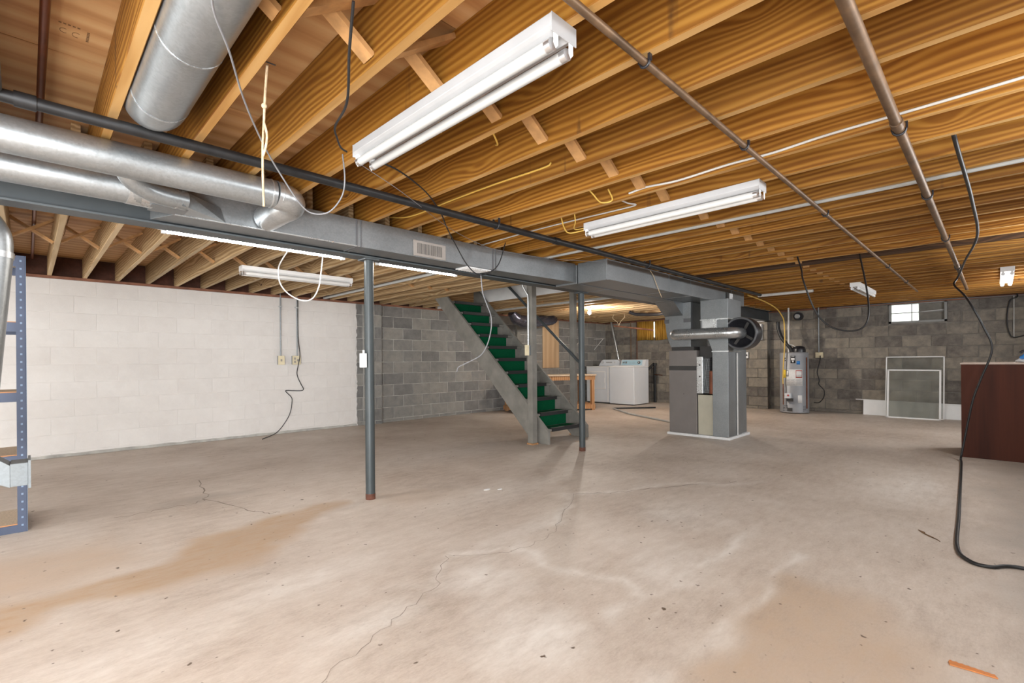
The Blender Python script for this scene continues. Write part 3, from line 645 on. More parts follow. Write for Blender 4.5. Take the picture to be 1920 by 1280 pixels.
# humidifier pipe and drum
tag(MB().tube(smooth_path([(fx - .03, 3.20, 1.425), (fx - .12, 3.195, 1.425), (fx - .16, 3.12, 1.425), (fx - .16, 2.6, 1.42), (fx - .15, 2.45, 1.42), (fx - .08, 2.385, 1.42), (fx + .06, 2.38, 1.42)], 7), .074, 24).build('bypass_pipe', 'galvanized_bright'), 'shiny round bypass pipe crossing in front of the ducts', 'pipe')
H_ = thing('humidifier', 'black drum humidifier on the side of the return duct', 'humidifier', (6.75, 2.37, 1.21))
MB().lathe((fx, 2.37, 1.415), [(.02, .10), (.15, .09), (.185, .0), (.205, -.015), (.212, .0), (.212, .20), (.19, .25), (.03, .26)], 44, 0).build('drum', 'black_plastic', H_)
for k in range(4):
    a = k * math.pi / 2 + .55; MB().bar((fx + .085, 2.37 + .04 * math.cos(a), 1.415 + .04 * math.sin(a)), (fx + .06, 2.37 + .17 * math.cos(a), 1.415 + .17 * math.sin(a)), .035, .008, (1, 0, 0)).build('blade', 'slot_dark', H_)
MB().lathe((fx, 2.37, 1.415), [(.186, -.002), (.196, -.018), (.207, -.017), (.213, -.004)], 44, 0, False).build('rim', 'tape_grey', H_)
tag(MB().tube([(6.86, 2.502, 1.16), (6.86, 2.502, .04)], .010, 10).build('drain_line', 'cable_white'), 'thin white drain line down the side of the return duct', 'pipe')
fl_ = thing('floor_drain_pipe', 'pale condensate pipe bent across the floor toward furnace', 'pipe', (9.1, 5.9, 0)); MB().tube([(9.85, 5.35, .018), (9.10, 5.95, .018)], .016, 10).build('dark_run', 'dark_pipe', fl_); MB().tube([(9.10, 5.96, .018), (8.40, 5.13, .018), (7.76, 3.95, .018), (7.4, 3.42, .018)], .016, 10).build('pale_run', 'pvc_grey', fl_)

# ------------------------------------------------------------------ round ducts, top left
def rings(o_, pts, r, mat='galvanized_bright'):
    for a, b in pts: MB().tube([a, b], r, 28).build('crimp_band', mat, o_)
r6 = .076
u = thing('round_duct', 'round galvanized duct ending in an elbow, above the other', 'duct', (.3, 2.85, 1.94))
MB().tube([(-2.6, 2.85, 2.018), (.98, 2.85, 2.018)], r6, 32).build('pipe', 'galvanized', u)
MB().tube(smooth_path([(.98, 2.85, 2.018), (1.06, 2.865, 2.012), (1.10, 2.93, 2.0), (1.075, 3.03, 1.985), (1.06, 3.21, 1.975)], 6), r6 * 1.02, 32).build('elbow', 'galvanized_bright', u)
rings(u, [((.955, 2.85, 2.018), (.962, 2.85, 2.018)), ((1.0, 2.852, 2.0175), (1.006, 2.853, 2.017)), ((-.09, 2.85, 2.018), (-.083, 2.85, 2.018))], r6 * 1.035)
u = thing('round_duct', 'lower round galvanized duct joining the end of the trunk duct', 'duct', (0, 3.13, 1.9)); MB().tube([(-2.6, 3.145, 1.978), (.42, 3.145, 1.978)], r6, 32).build('pipe', 'galvanized', u)
MB().tube([(.36, 3.145, 1.978), (.47, 3.16, 1.978)], r6 * 1.03, 32).build('collar', 'galvanized_bright', u)
MB().prism([(.46, 1.902), (.62, 1.902), (.62, 2.05), (.46, 2.03)], 1, 3.08, 3.22).build('end_cap', 'galvanized_dull', u)
u = thing('branch_boot', 'galvanized elbow and wedge boot under the round duct', 'duct', (.55, 3.1, 1.9))
MB().tube(smooth_path([(.33, 2.93, 2.03), (.37, 2.97, 1.975), (.46, 3.02, 1.945), (.60, 3.06, 1.945)], 5), .05, 24).build('elbow', 'galvanized', u)
MB().tube([(.545, 3.05, 1.945), (.56, 3.052, 1.945)], .052, 24).build('crimp_band', 'galvanized_bright', u)
MB().add([(.58, 3.01, 1.905), (.58, 3.215, 1.905), (.58, 3.215, 1.985), (.58, 3.01, 1.985), (.83, 3.205, 1.903), (.83, 3.215, 1.903), (.80, 3.215, 1.985), (.80, 3.205, 1.985)], [(0, 1, 2, 3), (4, 7, 6, 5), (0, 4, 5, 1), (1, 5, 6, 2), (2, 6, 7, 3), (3, 7, 4, 0)]).build('wedge', 'galvanized', u)
u = thing('joist_bay_duct', 'large round galvanized duct running between two joists', 'duct', (.375, 1.6, 2.03))
MB().tube([(.375, -.2, 2.118), (.375, 2.28, 2.118)], .097, 36).build('pipe', 'galvanized', u)
MB().tube(smooth_path([(.375, 2.28, 2.118), (.375, 2.40, 2.128), (.375, 2.50, 2.17), (.375, 2.55, 2.26), (.375, 2.555, 2.333)], 6), .0985, 36).build('elbow', 'galvanized', u); rings(u, [((.375, 1.80, 2.118), (.375, 1.806, 2.118)), ((.375, 2.285, 2.118), (.375, 2.295, 2.118))], .0985)
# vertical duct, boot at the left edge
u = thing('drop_duct', 'leaning galvanized pipe with a floor boot at the left edge', 'duct', (-.25, 3.5, .5))
MB().tube(smooth_path([(-0.395, 3.435, 1.96), (-0.215, 3.475, 1.84), (-0.130, 3.485, 1.73), (-0.120, 3.495, 1.62)], 6), .076, 28).build('elbow', 'galvanized', u); MB().tube([(-0.120, 3.495, 1.62), (-0.185, 3.515, .78)], .075, 28).build('pipe', 'galvanized', u)
MB().tube([(-0.119, 3.495, 1.64), (-0.121, 3.495, 1.61)], .079, 28).build('crimp_band', 'galvanized_bright', u)
MB().tube([(-0.260, 3.590, .80), (-0.240, 3.570, .68), (-0.180, 3.530, .56)], .075, 28, radii=[.075, .078, .06]).build('lower_elbow', 'galvanized', u)
MB().add([(-.20, 3.43, .55), (-.20, 3.57, .55), (-.20, 3.57, .70), (-.20, 3.43, .70), (-.062, 3.405, .476), (-.062, 3.555, .476), (-.062, 3.555, .585), (-.062, 3.405, .585)], [(0, 1, 2, 3), (4, 7, 6, 5), (0, 4, 5, 1), (1, 5, 6, 2), (2, 6, 7, 3), (3, 7, 4, 0)]).build('boot', 'galvanized_matte', u, .002)
MB().box(-.062, .0, 3.405, 3.555, .480, .592).build('boot_collar', 'galvanized_matte', u, .002); MB().box(.0, .010, 3.385, 3.575, .468, .605).build('flange', 'galvanized_matte', u)

# ------------------------------------------------------------------ blue metal shelving, left edge
sh = thing('metal_shelving', 'blue steel shelving rack with particle board shelves', 'shelving', (-.45, 4.68, 0))
for x_, y_ in ((-.005, 4.445), (-.005, 4.93), (-.95, 4.445), (-.95, 4.93)):
    sg = 1 if x_ > -.5 else -1
    p_ = MB().box(min(x_, x_ - .045 * sg), max(x_, x_ - .045 * sg), y_, y_ + .003, 0, 1.78).build('upright', 'blue_steel', sh)
    MB().box(x_ - .0015, x_ + .0015, y_, y_ + .04, 0, 1.78).build('flange', 'blue_steel_light', p_)
    if y_ < 4.6:
        k = MB(); [k.box(x_ - sg * .022 - .005, x_ - sg * .022 + .005, y_ - .001, y_ + .0005, .04 + q_ * .05, .052 + q_ * .05) for q_ in range(35)]; k.build('slots', 'blue_steel_light', p_)
for z in (.055, .50, .905, 1.355, 1.775):
    for y_ in (4.45, 4.915): MB().box(-.93, -.04, y_, y_ + .012, z - .065, z - .006).build('beam', 'blue_steel', sh)
    for x_ in (-.94, -.03): MB().box(x_, x_ + .01, 4.455, 4.92, z - .065, z - .006).build('cross_beam', 'blue_steel', sh)
    b_ = MB().box(-.935, -.035, 4.462, 4.918, z - .010, z).build('shelf_board', 'particle_board', sh); MB().box(-.935, -.035, 4.4585, 4.4625, z - .010, z + .0005).build('board_edge', 'board_edge', b_)

# ------------------------------------------------------------------ fluorescent fixtures
def fixture(label, c, along, L=1.22, W=.115, lit=None, top=None, paint='white_enamel', glass='tube_bright'):
    """two-tube strip fixture; built along x, then turned"""
    T = top if top is not None else ZJ - .001
    e = thing('fluorescent_light', label, 'light', (c[0], c[1], T)); M = Matrix.Translation((c[0], c[1], T)) @ (Matrix.Rotation(math.pi / 2, 4, 'Z') if along == 1 else Matrix.Identity(4))
    h = L / 2; w = W / 2
    MB().prism([(-w, 0), (w, 0), (w, -.036), (w * .78, -.043), (w * .45, -.052), (w * .18, -.040), (-w * .18, -.040), (-w * .45, -.052), (-w * .78, -.043), (-w, -.036)], 0, -h, h).xf(M).build('housing', paint, e, .002)
    for s in (-1, 1):
        MB().box(min(s * h, s * (h + .003)), max(s * h, s * (h + .003)), -w - .001, w + .001, -.056, .0).xf(M).build('end_cap', paint, e)
        for y_ in (-w * .62, w * .62): MB().prism([(y_ - .010, -.045), (y_ + .010, -.045), (y_ + .010, -.085), (y_, -.097), (y_ - .010, -.085)], 0, s * h - .010 - (.010 if s > 0 else -.010), s * h - .002 * s).xf(M).build('lamp_holder', 'white_enamel', e)
    for y_ in (-w * .62, w * .62):
        tb = MB().tube([(-h + .035, y_, -.079), (h - .035, y_, -.079)], .0185, 20).xf(M).build('tube', lit or glass, e)
        for s in (-1, 1): MB().tube([(s * (h - .036), y_, -.079), (s * (h - .014), y_, -.079)], .0188, 20).xf(M).build('metal_cap', 'bare_aluminium', tb)
    return e
fixture('nearest and largest two tube fluorescent fixture overhead', (1.147, 1.525), 1, paint='fixture_paint', glass='tube_glass')
fixture('white fluorescent fixture on the joists right of the ductwork', (2.995, 1.555), 1, paint='fixture_white', glass='tube_bright')
fixture('white fluorescent fixture hung before the white wall', (2.20, 5.60), 0)
fixture('small looking fluorescent fixture near the far window', (8.52, 1.34), 0)
fixture('fluorescent fixture seen end on above the dark counter', (8.45, -.10), 0, lit='tube_dim')
fixture('added fluorescent fill fixture behind the camera, left of its twin', (-1.6, 4.6), 1, lit='fill_tube'); fixture('added fluorescent fill fixture behind the camera, right of its twin', (-1.1, .6), 1, lit='fill_tube')  # unseen fixtures added to light the near floor from above
def strip(x0, x1, label):
    e = thing('strip_light', label, 'light', ((x0 + x1) / 2, 3.63, 1.9)); MB().box(x0 - .03, x1 + .03, 3.605, 3.655, 1.905, 1.935).build('housing', 'white_enamel', e, .002)
    MB().tube([(x0, 3.63, 1.893), (x1, 3.63, 1.893)], .0085, 12).build('tube', 'tube_lit', e)
    for x_ in (x0, x1): MB().box(x_ - .012, x_ + .012, 3.615, 3.645, 1.882, 1.906).build('lamp_holder', 'white_enamel', e)
    MB().box(x0 + .2, x0 + .22, 3.56, 3.64, 1.935, 1.94).box(x1 - .22, x1 - .2, 3.56, 3.64, 1.935, 1.94).build('bracket', 'beam_paint', e)
strip(.60, 1.76, 'lit strip light behind the beam, left of the post'); strip(2.06, 2.88, 'lit strip light behind the beam, right of the post')
b_ = thing('light_bulb', 'bare glowing bulb in a ceiling socket near laundry', 'light', (7.7, 5.56, ZJ - .001))
MB().lathe((7.7, 5.56, 2.0), [(.055, .099), (.055, .085), (.03, .07), (.02, .05)], 20).build('socket', 'white_enamel', b_); MB().ball((7.7, 5.56, 2.0), .032, 12, (1, 1, 1.25)).build('bulb', 'bulb_lit', b_)

b_ = thing('light_bulb', 'added fill bulb in a ceiling socket hidden behind the furnace ducts', 'light', (9.35, 4.12, ZJ - .001))  # unseen bulb added to brighten the far end
MB().lathe((9.35, 4.12, 2.0), [(.055, .099), (.055, .085), (.03, .07), (.02, .05)], 20).build('socket', 'white_enamel', b_); MB().ball((9.35, 4.12, 2.0), .032, 12, (1, 1, 1.25)).build('bulb', 'bulb_lit', b_)

# ------------------------------------------------------------------ pipes and cables overhead
def pipe(name, x0, x1, y_, z_, r, mat, label, hang=(), couple=()):
    e = thing(name, label, 'pipe', ((x0 + x1) / 2, y_, z_)); MB().cyl((x0, y_, z_), (x1, y_, z_), r, 18).build('pipe', mat, e)
    for h_ in hang: MB().tube([(h_, y_ + math.cos(a) * (r + .004), z_ + math.sin(a) * (r + .004)) for a in [math.pi * (1 + k / 8) for k in range(9)]], .005, 6).box(h_ - .008, h_ + .008, y_ - r - .010, y_ - r - .002, z_, ZJ - .001).box(h_ - .008, h_ + .008, y_ + r + .002, y_ + r + .010, z_, ZJ - .001).build('hanger', 'black_plastic', e)
    for h_ in couple: MB().cyl((h_ - .03, y_, z_), (h_ + .03, y_, z_), r * 1.22, 18).build('coupling', mat, e)
    return e
je = lambda k: 2.104 + k * SP - .019
pipe('black_pipe', -.10, 7.9, 2.535, 2.052, .0235, 'dark_pipe', 'long black iron pipe crossing under the joists', [je(1.0), je(8)], [.0, 3.06])
pipe('copper_pipe', .55, 9.5, .83, 2.078, .0125, 'copper_aged', 'slim copper pipe under the joists, left of its thicker twin', [je(-2), je(1), je(6), je(15), je(20)])
pipe('copper_pipe', .80, 9.7, .292, 2.072, .0195, 'copper_aged', 'thicker copper pipe under the joists at the right', [je(2), je(6), je(11), je(17)], [2.62, 7.0])
tag(MB().tube([(3.70, YN + .1, 2.118), (3.70, 3.30, 2.118), (3.40, 3.78, 2.118), (3.40, YW - .02, 2.118)], .0195, 14).build('plastic_pipe', 'pvc_grey'), 'grey plastic pipe lying between joists from wall to wall', 'pipe')
tag(MB().tube([(.05, .3, 2.27), (.045, YW - .1, 2.27)], .014, 12).build('copper_riser', 'copper_dark'), 'dark copper pipe between joists at the upper left', 'pipe')
tag(MB().tube(smooth_path([(-.078, -.1, 2.075), (-.078, 2.36, 2.07), (-.085, 2.48, 2.06), (-.10, 2.535, 2.052)], 5), .021, 14).build('steel_pipe', 'galvanized_dull'), 'grey steel pipe elbowing into the black pipe at left', 'pipe')
xr_ = 2.104 + 2 * SP - JT - .005
cable('white_cable', [(xr_, YN + .1, 2.15), (xr_, -.08, 2.135), (xr_, .29, 2.131), (xr_, .57, 2.129), (xr_, .8, 2.118), (xr_, 1.01, 2.123), (xr_, 1.3, 2.114), (xr_, 1.5, 2.128), (xr_, 1.62, 2.12)], .0065, 'cable_white', 'white cable stapled along a joist side at right')
xr_ = 2.104 + 3 * SP - JT - .005
cable('white_cable', [(xr_, 3.36, 2.15), (xr_, 2.72, 2.157), (xr_, 2.27, 2.152), (xr_, 1.94, 2.145), (xr_, 1.755, 2.145), (xr_ - .02, 1.80, 2.165), (xr_ - .03, 1.85, 2.195)], .0055, 'cable_white', 'white cable above the second fluorescent fixture')
xr_ = 2.104 - JT - .004
cable('yellow_cable', [(xr_, 3.5, 2.25), (xr_, 3.14, 2.18), (xr_, 2.62, 2.18), (xr_, 2.19, 2.176), (xr_, 1.80, 2.163), (xr_, 1.74, 2.175)], .0055, 'cable_yellow', 'yellow cable running along a joist toward the beam')
cable('yellow_cable', [(1.44, 1.92, 2.20), (1.40, 1.86, 2.18), (1.33, 1.80, 2.19)], .005, 'cable_yellow', 'short yellow cable just right of the nearest fixture')
cable('yellow_cable', [(1.745, 1.85, 2.21), (1.70, 1.79, 2.185), (1.60, 1.72, 2.19)], .005, 'cable_yellow', 'short yellow cable a joist beyond the nearest fixture')
cable('yellow_cable', [(2.40, 1.76, 2.14), (2.50, 1.77, 2.11), (2.60, 1.78, 2.085), (2.65, 1.73, 2.10), (2.56, 1.70, 2.14)], .005, 'cable_yellow', 'yellow cable loop beside the white cable end')
cable('yellow_cable', [(2.70, 2.20, 2.14), (2.84, 2.28, 2.08), (2.93, 2.30, 2.05), (2.985, 2.20, 2.06)], .005, 'cable_yellow', 'yellow cable feeding the second fluorescent fixture')
cable('yellow_cable', [(2.73, 2.10, 2.15), (2.80, 2.14, 2.08), (2.92, 2.24, 2.065), (2.985, 2.19, 2.075)], .004, 'cable_yellow', 'thin yellow cable looping into the second fixture')
cable('grey_wire', [(.30, 1.2, 2.0), (.343, 1.426, 2.006), (.424, 1.585, 1.99), (.539, 1.837, 1.98), (.682, 2.077, 1.943), (.787, 2.183, 1.879), (.881, 2.231, 1.796), (.942, 2.24, 1.769), (.995, 2.188, 1.776), (1.036, 2.147, 1.843), (1.035, 2.11, 1.915), (1.05, 2.16, 2.05)], .0035, 'cable_grey', 'thin grey wire drooping past the elbow of the round duct')
cable('black_cable', [(.653, 1.27, 2.09), (.71, 1.411, 2.033), (.798, 1.607, 1.987), (.904, 1.925, 2.051), (.963, 2.03, 2.053), (1.013, 2.10, 2.052), (1.06, 2.14, 2.06)], .0045, 'black_rubber', 'black cord hanging to the left end of nearest fixture')
cable('black_cable', [(1.15, 2.14, 2.06), (1.30, 2.15, 2.06), (1.47, 2.24, 2.07), (1.718, 2.42, 2.085), (1.946, 2.60, 2.06), (2.211, 2.881, 2.07), (2.383, 2.991, 1.986), (2.505, 3.01, 1.859), (2.632, 3.026, 1.795), (2.728, 3.0, 1.812), (2.825, 2.973, 1.897), (2.902, 2.967, 2.09)], .0045, 'black_rubber', 'black cord sagging in front of the trunk duct')
cable('thin_wire', [(1.10, 2.14, 2.03), (1.50, 2.36, 2.03), (2.155, 2.80, 2.05), (2.649, 3.03, 2.054), (2.944, 3.05, 2.04), (3.6, 3.02, 2.06), (4.05, 2.74, 2.05)], .002, 'cable_grey', 'thin wire stretched from nearest fixture to the ductwork')
cable('white_cable', [(1.574, 4.084, 2.09), (1.533, 4.266, 1.957), (1.544, 4.397, 1.886), (1.553, 4.388, 1.77), (1.602, 4.339, 1.677), (1.683, 4.258, 1.616), (1.748, 4.192, 1.629), (1.788, 4.153, 1.721), (1.805, 4.135, 1.86), (1.782, 4.017, 2.09)], .006, 'cable_white', 'white cord hanging in a loop before the white wall')
cable('dangling_cable', [(3.0, 3.40, 1.89), (3.028, 3.407, 1.723), (3.058, 3.377, 1.597), (3.082, 3.353, 1.496), (3.081, 3.354, 1.371), (3.055, 3.379, 1.231), (3.01, 3.425, 1.131), (2.92, 3.515, 1.062), (2.864, 3.571, 1.023), (2.852, 3.583, .978)], .006, 'cable_grey', 'loose grey cable dangling from the beam before the stairs')
cable('power_cable', [(3.01, .133, 2.11), (3.2, .125, 2.085), (4.2, .10, 2.06), (5.4, .10, 2.05), (6.6, .21, 2.04), (7.3, .27, 2.03), (7.6, .31, 1.99), (7.45, .33, 1.90), (7.1, .24, 1.75), (6.9, .17, 1.60), (6.9, .083, 1.373), (6.9, .027, 1.154), (6.9, .114, .839), (6.9, .174, .611), (6.9, .245, .155), (6.83, .262, .03), (6.55, .248, .010), (4.502, .184, .010), (3.71, .16, .010), (3.489, .105, .010), (3.459, .023, .010), (3.55, -.094, .010), (3.5, -.5, .010)], .0095, 'black_rubber', 'long black power cord dropping past the counter onto the floor', k=8, n=8)
cable('black_cable', [(3.14, -.10, .008), (3.20, -.3, .008), (3.18, -.6, .008)], .008, 'black_rubber', 'cut end of black cord on the floor at right edge')
cable('black_cable', [(5.49, 1.41, 2.11), (5.40, 1.35, 1.95), (5.2, 1.287, 1.82), (5.2, 1.196, 1.535), (5.2, 1.095, 1.389), (5.2, .98, 1.329), (5.2, .872, 1.324), (5.2, .806, 1.372), (5.25, .79, 1.502), (5.45, .84, 1.75), (5.80, .945, 2.11)], .0075, 'black_rubber', 'black cord hanging in a wide loop above the water heater')
cable('string', [(4.95, 2.74, 2.08), (5.02, 2.735, 2.02), (5.055, 2.74, 1.983), (5.152, 2.735, 1.853), (5.19, 2.73, 1.80)], .004, 'rope_fibre', 'short tan string hanging on the front of return duct')
tag(MB().tube([(6.62, 3.62, 2.083), (6.62, 7.6, 2.083)], .022, 12).build('pale_pipe', 'pvc_grey'), 'pale plastic pipe under the joists beyond the staircase', 'pipe')
tag(MB().tube([(8.2, 2.66, 2.077), (8.2, 1.9, 2.077)], .022, 12).build('pale_pipe', 'cable_white'), 'short pale pipe under the joists past the duct end', 'pipe')
rp_ = thing('rope', 'knotted jute rope hanging from a joist nail', 'rope', (.667, 2.06, 1.7)); MB().tube(smooth_path([(.60, 1.80, 2.12), (.625, 1.90, 2.06), (.640, 1.96, 1.99), (.664, 2.05, 1.93), (.668, 2.062, 1.80), (.67, 2.06, 1.70)], 6), .0045, 8).build('strand', 'rope_fibre', rp_)
MB().tube(smooth_path([(.640, 1.96, 1.99), (.655, 1.975, 1.955), (.660, 2.0, 1.92), (.652, 2.01, 1.88)], 5), .0045, 8).build('loop', 'rope_fibre', rp_); MB().ball((.63, 1.925, 2.035), .010).build('knot', 'rope_fibre', rp_); MB().cyl((.585, 1.80, 2.13), (.625, 1.79, 2.125), .0022, 8).build('nail', 'dark_pipe', rp_)

# ------------------------------------------------------------------ left wall: conduits, outlets, cord
def outlet(x0, x1, zc, label, cond, holes):
    e = thing('wall_outlet', label, 'outlet', ((x0 + x1) / 2, YW, zc - .07)); MB().box(x0, x1, YW - .045, YW - .002, zc - .065, zc + .065).build('box', 'galvanized_dull', e, .003); pl_ = MB().box(x0 - .003, x1 + .003, YW - .050, YW - .045, zc - .068, zc + .068).build('cover_plate', 'ivory_plastic', e, .002)
    for hx, hz in holes: MB().box(hx - .012, hx + .012, YW - .0525, YW - .049, hz - .017, hz + .017).build('socket', 'register_beige', pl_)
    MB().tube([(cond, YW - .022, zc + .065), (cond, YW - .022, ZJ + .05)], .010, 12).build('conduit', 'galvanized_dull', e)
    for z_ in (1.93,): MB().box(cond - .025, cond + .025, YW - .034, YW - .002, z_ - .008, z_ + .008).build('strap', 'galvanized_bright', e)
    return e
outlet(2.675, 2.765, 1.115, 'ivory single switch box on white wall, left of the wider one', 2.72, [(2.72, 1.115)])
outlet(2.885, 3.005, 1.115, 'wider ivory outlet box on white wall with cord', 2.965, [(2.92, 1.14), (2.92, 1.09), (2.965, 1.115)])
yc_ = YW - .012
cable('wall_cable', [(2.985, yc_, 2.09), (2.985, yc_, 1.5), (2.99, yc_ - .05, 1.20), (2.966, yc_ - .05, 1.05), (2.963, yc_, .90), (3.015, yc_, .757), (3.06, yc_, .667), (3.027, yc_, .64), (2.90, yc_, .645), (2.79, yc_, .647), (2.872, yc_, .549), (2.884, yc_, .466), (2.838, yc_, .264), (2.66, yc_ - .03, .04), (2.33, 7.30, .006)], .006, 'black_rubber', 'black cord down the white wall to the floor', k=7)

# ------------------------------------------------------------------ laundry corner
def rotbox(cx_, cy_, ang): return Matrix.Translation((cx_, cy_, 0)) @ Matrix.Rotation(ang, 4, 'Z')
# workbench (front edge along local x)
wb = thing('workbench', 'wooden workbench with lower shelf behind the stairs', 'workbench', (8.0, 6.9, 0)); M = rotbox(8.72, 6.18, math.radians(-24.6)); L_, W_ = 1.88, .66
MB().box(-L_, .04, -.02, W_, .745, .775).xf(M).build('bench_top', 'particle_board', wb, .003)
for x_ in (-L_ + .03, -.07):
    for y_ in (0, W_ - .09): MB().box(x_, x_ + .07, y_, y_ + .07, 0, .745).xf(M).build('leg', 'bench_pine', wb, .003)
for y_ in (-.001, W_ - .045): MB().box(-L_, .02, y_, y_ + .03, .655, .744).xf(M).build('apron', 'bench_pine', wb); MB().box(-L_, .02, y_, y_ + .03, .03, .12).xf(M).build('stretcher', 'bench_pine', wb)
for x_ in (-L_ + .02, -.08): MB().box(x_, x_ + .04, .03, W_ - .05, .05, .13).xf(M).build('end_rail', 'bench_pine', wb)
MB().box(-L_ + .02, .0, .03, W_ - .05, .12, .14).xf(M).build('lower_shelf', 'bench_pine', wb)
# washer
w = thing('washing_machine', 'white top loading washer with a pale blue control panel', 'washer', (10.42, 6.37, 0)); X0, X1, Y0, Y1 = 10.08, 10.76, 6.02, 6.70
MB().box(X0, X1, Y0, Y1, .02, .90).build('cabinet', 'white_appliance', w, .012); MB().box(X0 - .006, X0 + .01, Y0 + .01, Y1 - .01, .03, .115).build('kick_panel', 'white_appliance', w, .003)
MB().box(X0 - .004, X1, Y0 - .002, Y1 + .002, .90, .93).build('top', 'white_enamel', w, .008); MB().box(X0 + .05, X0 + .50, Y0 + .07, Y1 - .07, .93, .942).build('lid', 'white_enamel', w, .004)
con = MB().prism([(X1 - .20, .93), (X1, .93), (X1, 1.085), (X1 - .13, 1.085)], 1, Y0 + .0, Y1 - .0).build('console', 'white_appliance', w, .006)
def on_console(y0, y1, t0, t1, off=.002):
    ax, az, bx, bz = X1 - .20, .93, X1 - .13, 1.085; p = lambda tt: (ax + (bx - ax) * tt - off, az + (bz - az) * tt)
    return [(p(t0)[0], p(t0)[1]), (p(t0)[0] + .004, p(t0)[1]), (p(t1)[0] + .004, p(t1)[1]), (p(t1)[0], p(t1)[1])]
MB().prism(on_console(0, 0, .14, .9), 1, Y0 + .08, Y1 - .03).build('panel', 'console_blue', con)
for yk, rk in ((Y0 + .16, .034), (Y1 - .17, .022), (Y1 - .10, .022)):
    MB().cyl((X1 - .166, yk, 1.008), (X1 - .19, yk, 1.018), rk, 18).build('knob', 'tape_grey' if rk > .03 else 'bare_aluminium', con)
MB().cyl((X1 - .19, Y0 + .16, 1.018), (X1 - .196, Y0 + .16, 1.0205), .012, 10).build('knob_cap', 'white_enamel', con)
b_ = MB(); [b_.box(X1 - .176, X1 - .172, Y0 + .27, Y1 - .24, .985 + k * .018, .989 + k * .018) for k in range(2)]; b_.build('print', 'window_frame_grey', con)
# dryer
w = thing('dryer', 'white front loading dryer with a rounded console in the corner', 'dryer', (10.5, 7.12, 0)); X0, X1, Y0, Y1 = 10.14, 10.80, 6.75, 7.43
MB().box(X0, X1, Y0, Y1, .03, .90).build('cabinet', 'white_appliance', w, .012); MB().box(X0 - .004, X1, Y0 - .002, Y1 + .002, .90, .925).build('top', 'white_enamel', w, .008); MB().box(X0 + .03, X1 - .02, Y0 + .02, Y1 - .02, 0, .03).build('plinth', 'slot_dark', w)
dr = MB().box(X0 - .010, X0 + .002, Y0 + .10, Y1 - .10, .36, .80).build('door', 'white_enamel', w, .006); MB().box(X0 - .014, X0 - .009, Y0 + .12, Y1 - .12, .38, .78).build('door_inset', 'white_appliance', dr, .004)
MB().box(X0 - .02, X0 - .012, Y0 + .115, Y0 + .135, .52, .64).build('handle', 'white_enamel', dr); MB().box(X0 - .0155, X0 - .0135, 7.20, 7.26, .62, .72).build('sticker', 'sticker_red', dr)
MB().box(X0 - .003, X0 + .002, Y0 + .01, Y0 + .05, .04, .89).build('corner_post', 'white_enamel', w)
con = MB().prism([(Y0 + .0, .925), (Y0 + .03, 1.06), (Y0 + .09, 1.09), (Y1 - .17, 1.09), (Y1 - .11, 1.06), (Y1 - .02, .925)], 0, X1 - .16, X1 - .02).build('console', 'white_appliance', w, .012)
for yk, rk in ((Y0 + .15, .020), (Y1 - .16, .030)): MB().cyl((X1 - .162, yk, 1.02), (X1 - .185, yk, 1.024), rk, 18).build('knob', 'bare_aluminium', con); MB().cyl((X1 - .186, yk, 1.024), (X1 - .19, yk, 1.025), rk * .6, 14).build('knob_face', 'white_enamel', con)
MB().box(X1 - .163, X1 - .158, Y0 + .24, Y1 - .26, 1.01, 1.03).build('print', 'window_frame_grey', con)
# things on the wall behind
tag(MB().tube([(11.30, 7.44, 2.11), (11.28, 7.20, 1.10), (11.27, 7.12, .0)], .024, 14).build('vent_pole', 'galvanized_bright'), 'leaning pale pipe between dryer and ceiling', 'pipe')
tag(MB().tube([(11.36, 6.87, 2.09), (11.36, 6.87, 1.0)], .011, 10).build('water_pipe', 'copper_aged'), 'copper water pipe on far wall nearest the dryer', 'pipe'); tag(MB().tube([(11.36, 6.69, 2.09), (11.36, 6.69, 1.0)], .011, 10).build('water_pipe', 'copper_dark'), 'copper water pipe on far wall beside the yellow curtain', 'pipe')
d = thing('standpipe', 'black drain standpipe beside the washer', 'pipe', (11.25, 6.13, 0)); MB().cyl((11.27, 6.13, 0), (11.27, 6.13, .96), .035, 16).build('pipe', 'dark_pipe', d); MB().cyl((11.27, 6.13, .93), (11.27, 6.13, 1.0), .046, 16).build('rim', 'dark_pipe', d)
MB().tube(smooth_path([(11.27, 6.15, .99), (11.22, 6.22, .90), (11.10, 6.33, .76), (10.95, 6.42, .72), (10.78, 6.45, .72)], 5), .028, 12).build('hose', 'black_rubber', d); MB().cyl((11.24, 6.12, .70), (11.22, 5.90, .69), .012, 8).build('side_stub', 'copper_dark', d)
e = thing('hanging_rod', 'brown rod hung on rope before the laundry wall', 'rod', (9.33, 5.6, 1.7)); MB().cyl((9.33, 6.07, 1.845), (9.28, 5.08, 1.70), .018, 10).build('rod', 'sill_wood', e)
MB().tube(smooth_path([(9.33, 6.06, 2.101), (9.33, 6.10, 2.02), (9.33, 5.98, 1.92), (9.33, 5.95, 1.84)], 6), .007, 6).tube(smooth_path([(9.33, 5.80, 2.101), (9.33, 5.80, 2.02), (9.33, 5.90, 1.93), (9.33, 5.95, 1.83)], 6), .007, 6).build('rope_sling', 'rope_fibre', e)
tag(MB().tube(smooth_path([(8.9, 5.42, 2.08), (9.0, 5.30, 2.03), (9.2, 5.05, 2.02), (9.5, 4.8, 2.05)], 5), .035, 12).build('drain_pipe', 'black_plastic'), 'black plastic drain fitting under the joists above the rod', 'pipe')
tag(MB().box(8.74, 9.35, YW - .018, YW - .004, .90, 2.065).build('plywood_board', 'plywood_wall', bevel=.002), 'tall pale plywood panel fixed to the block wall', 'panel')
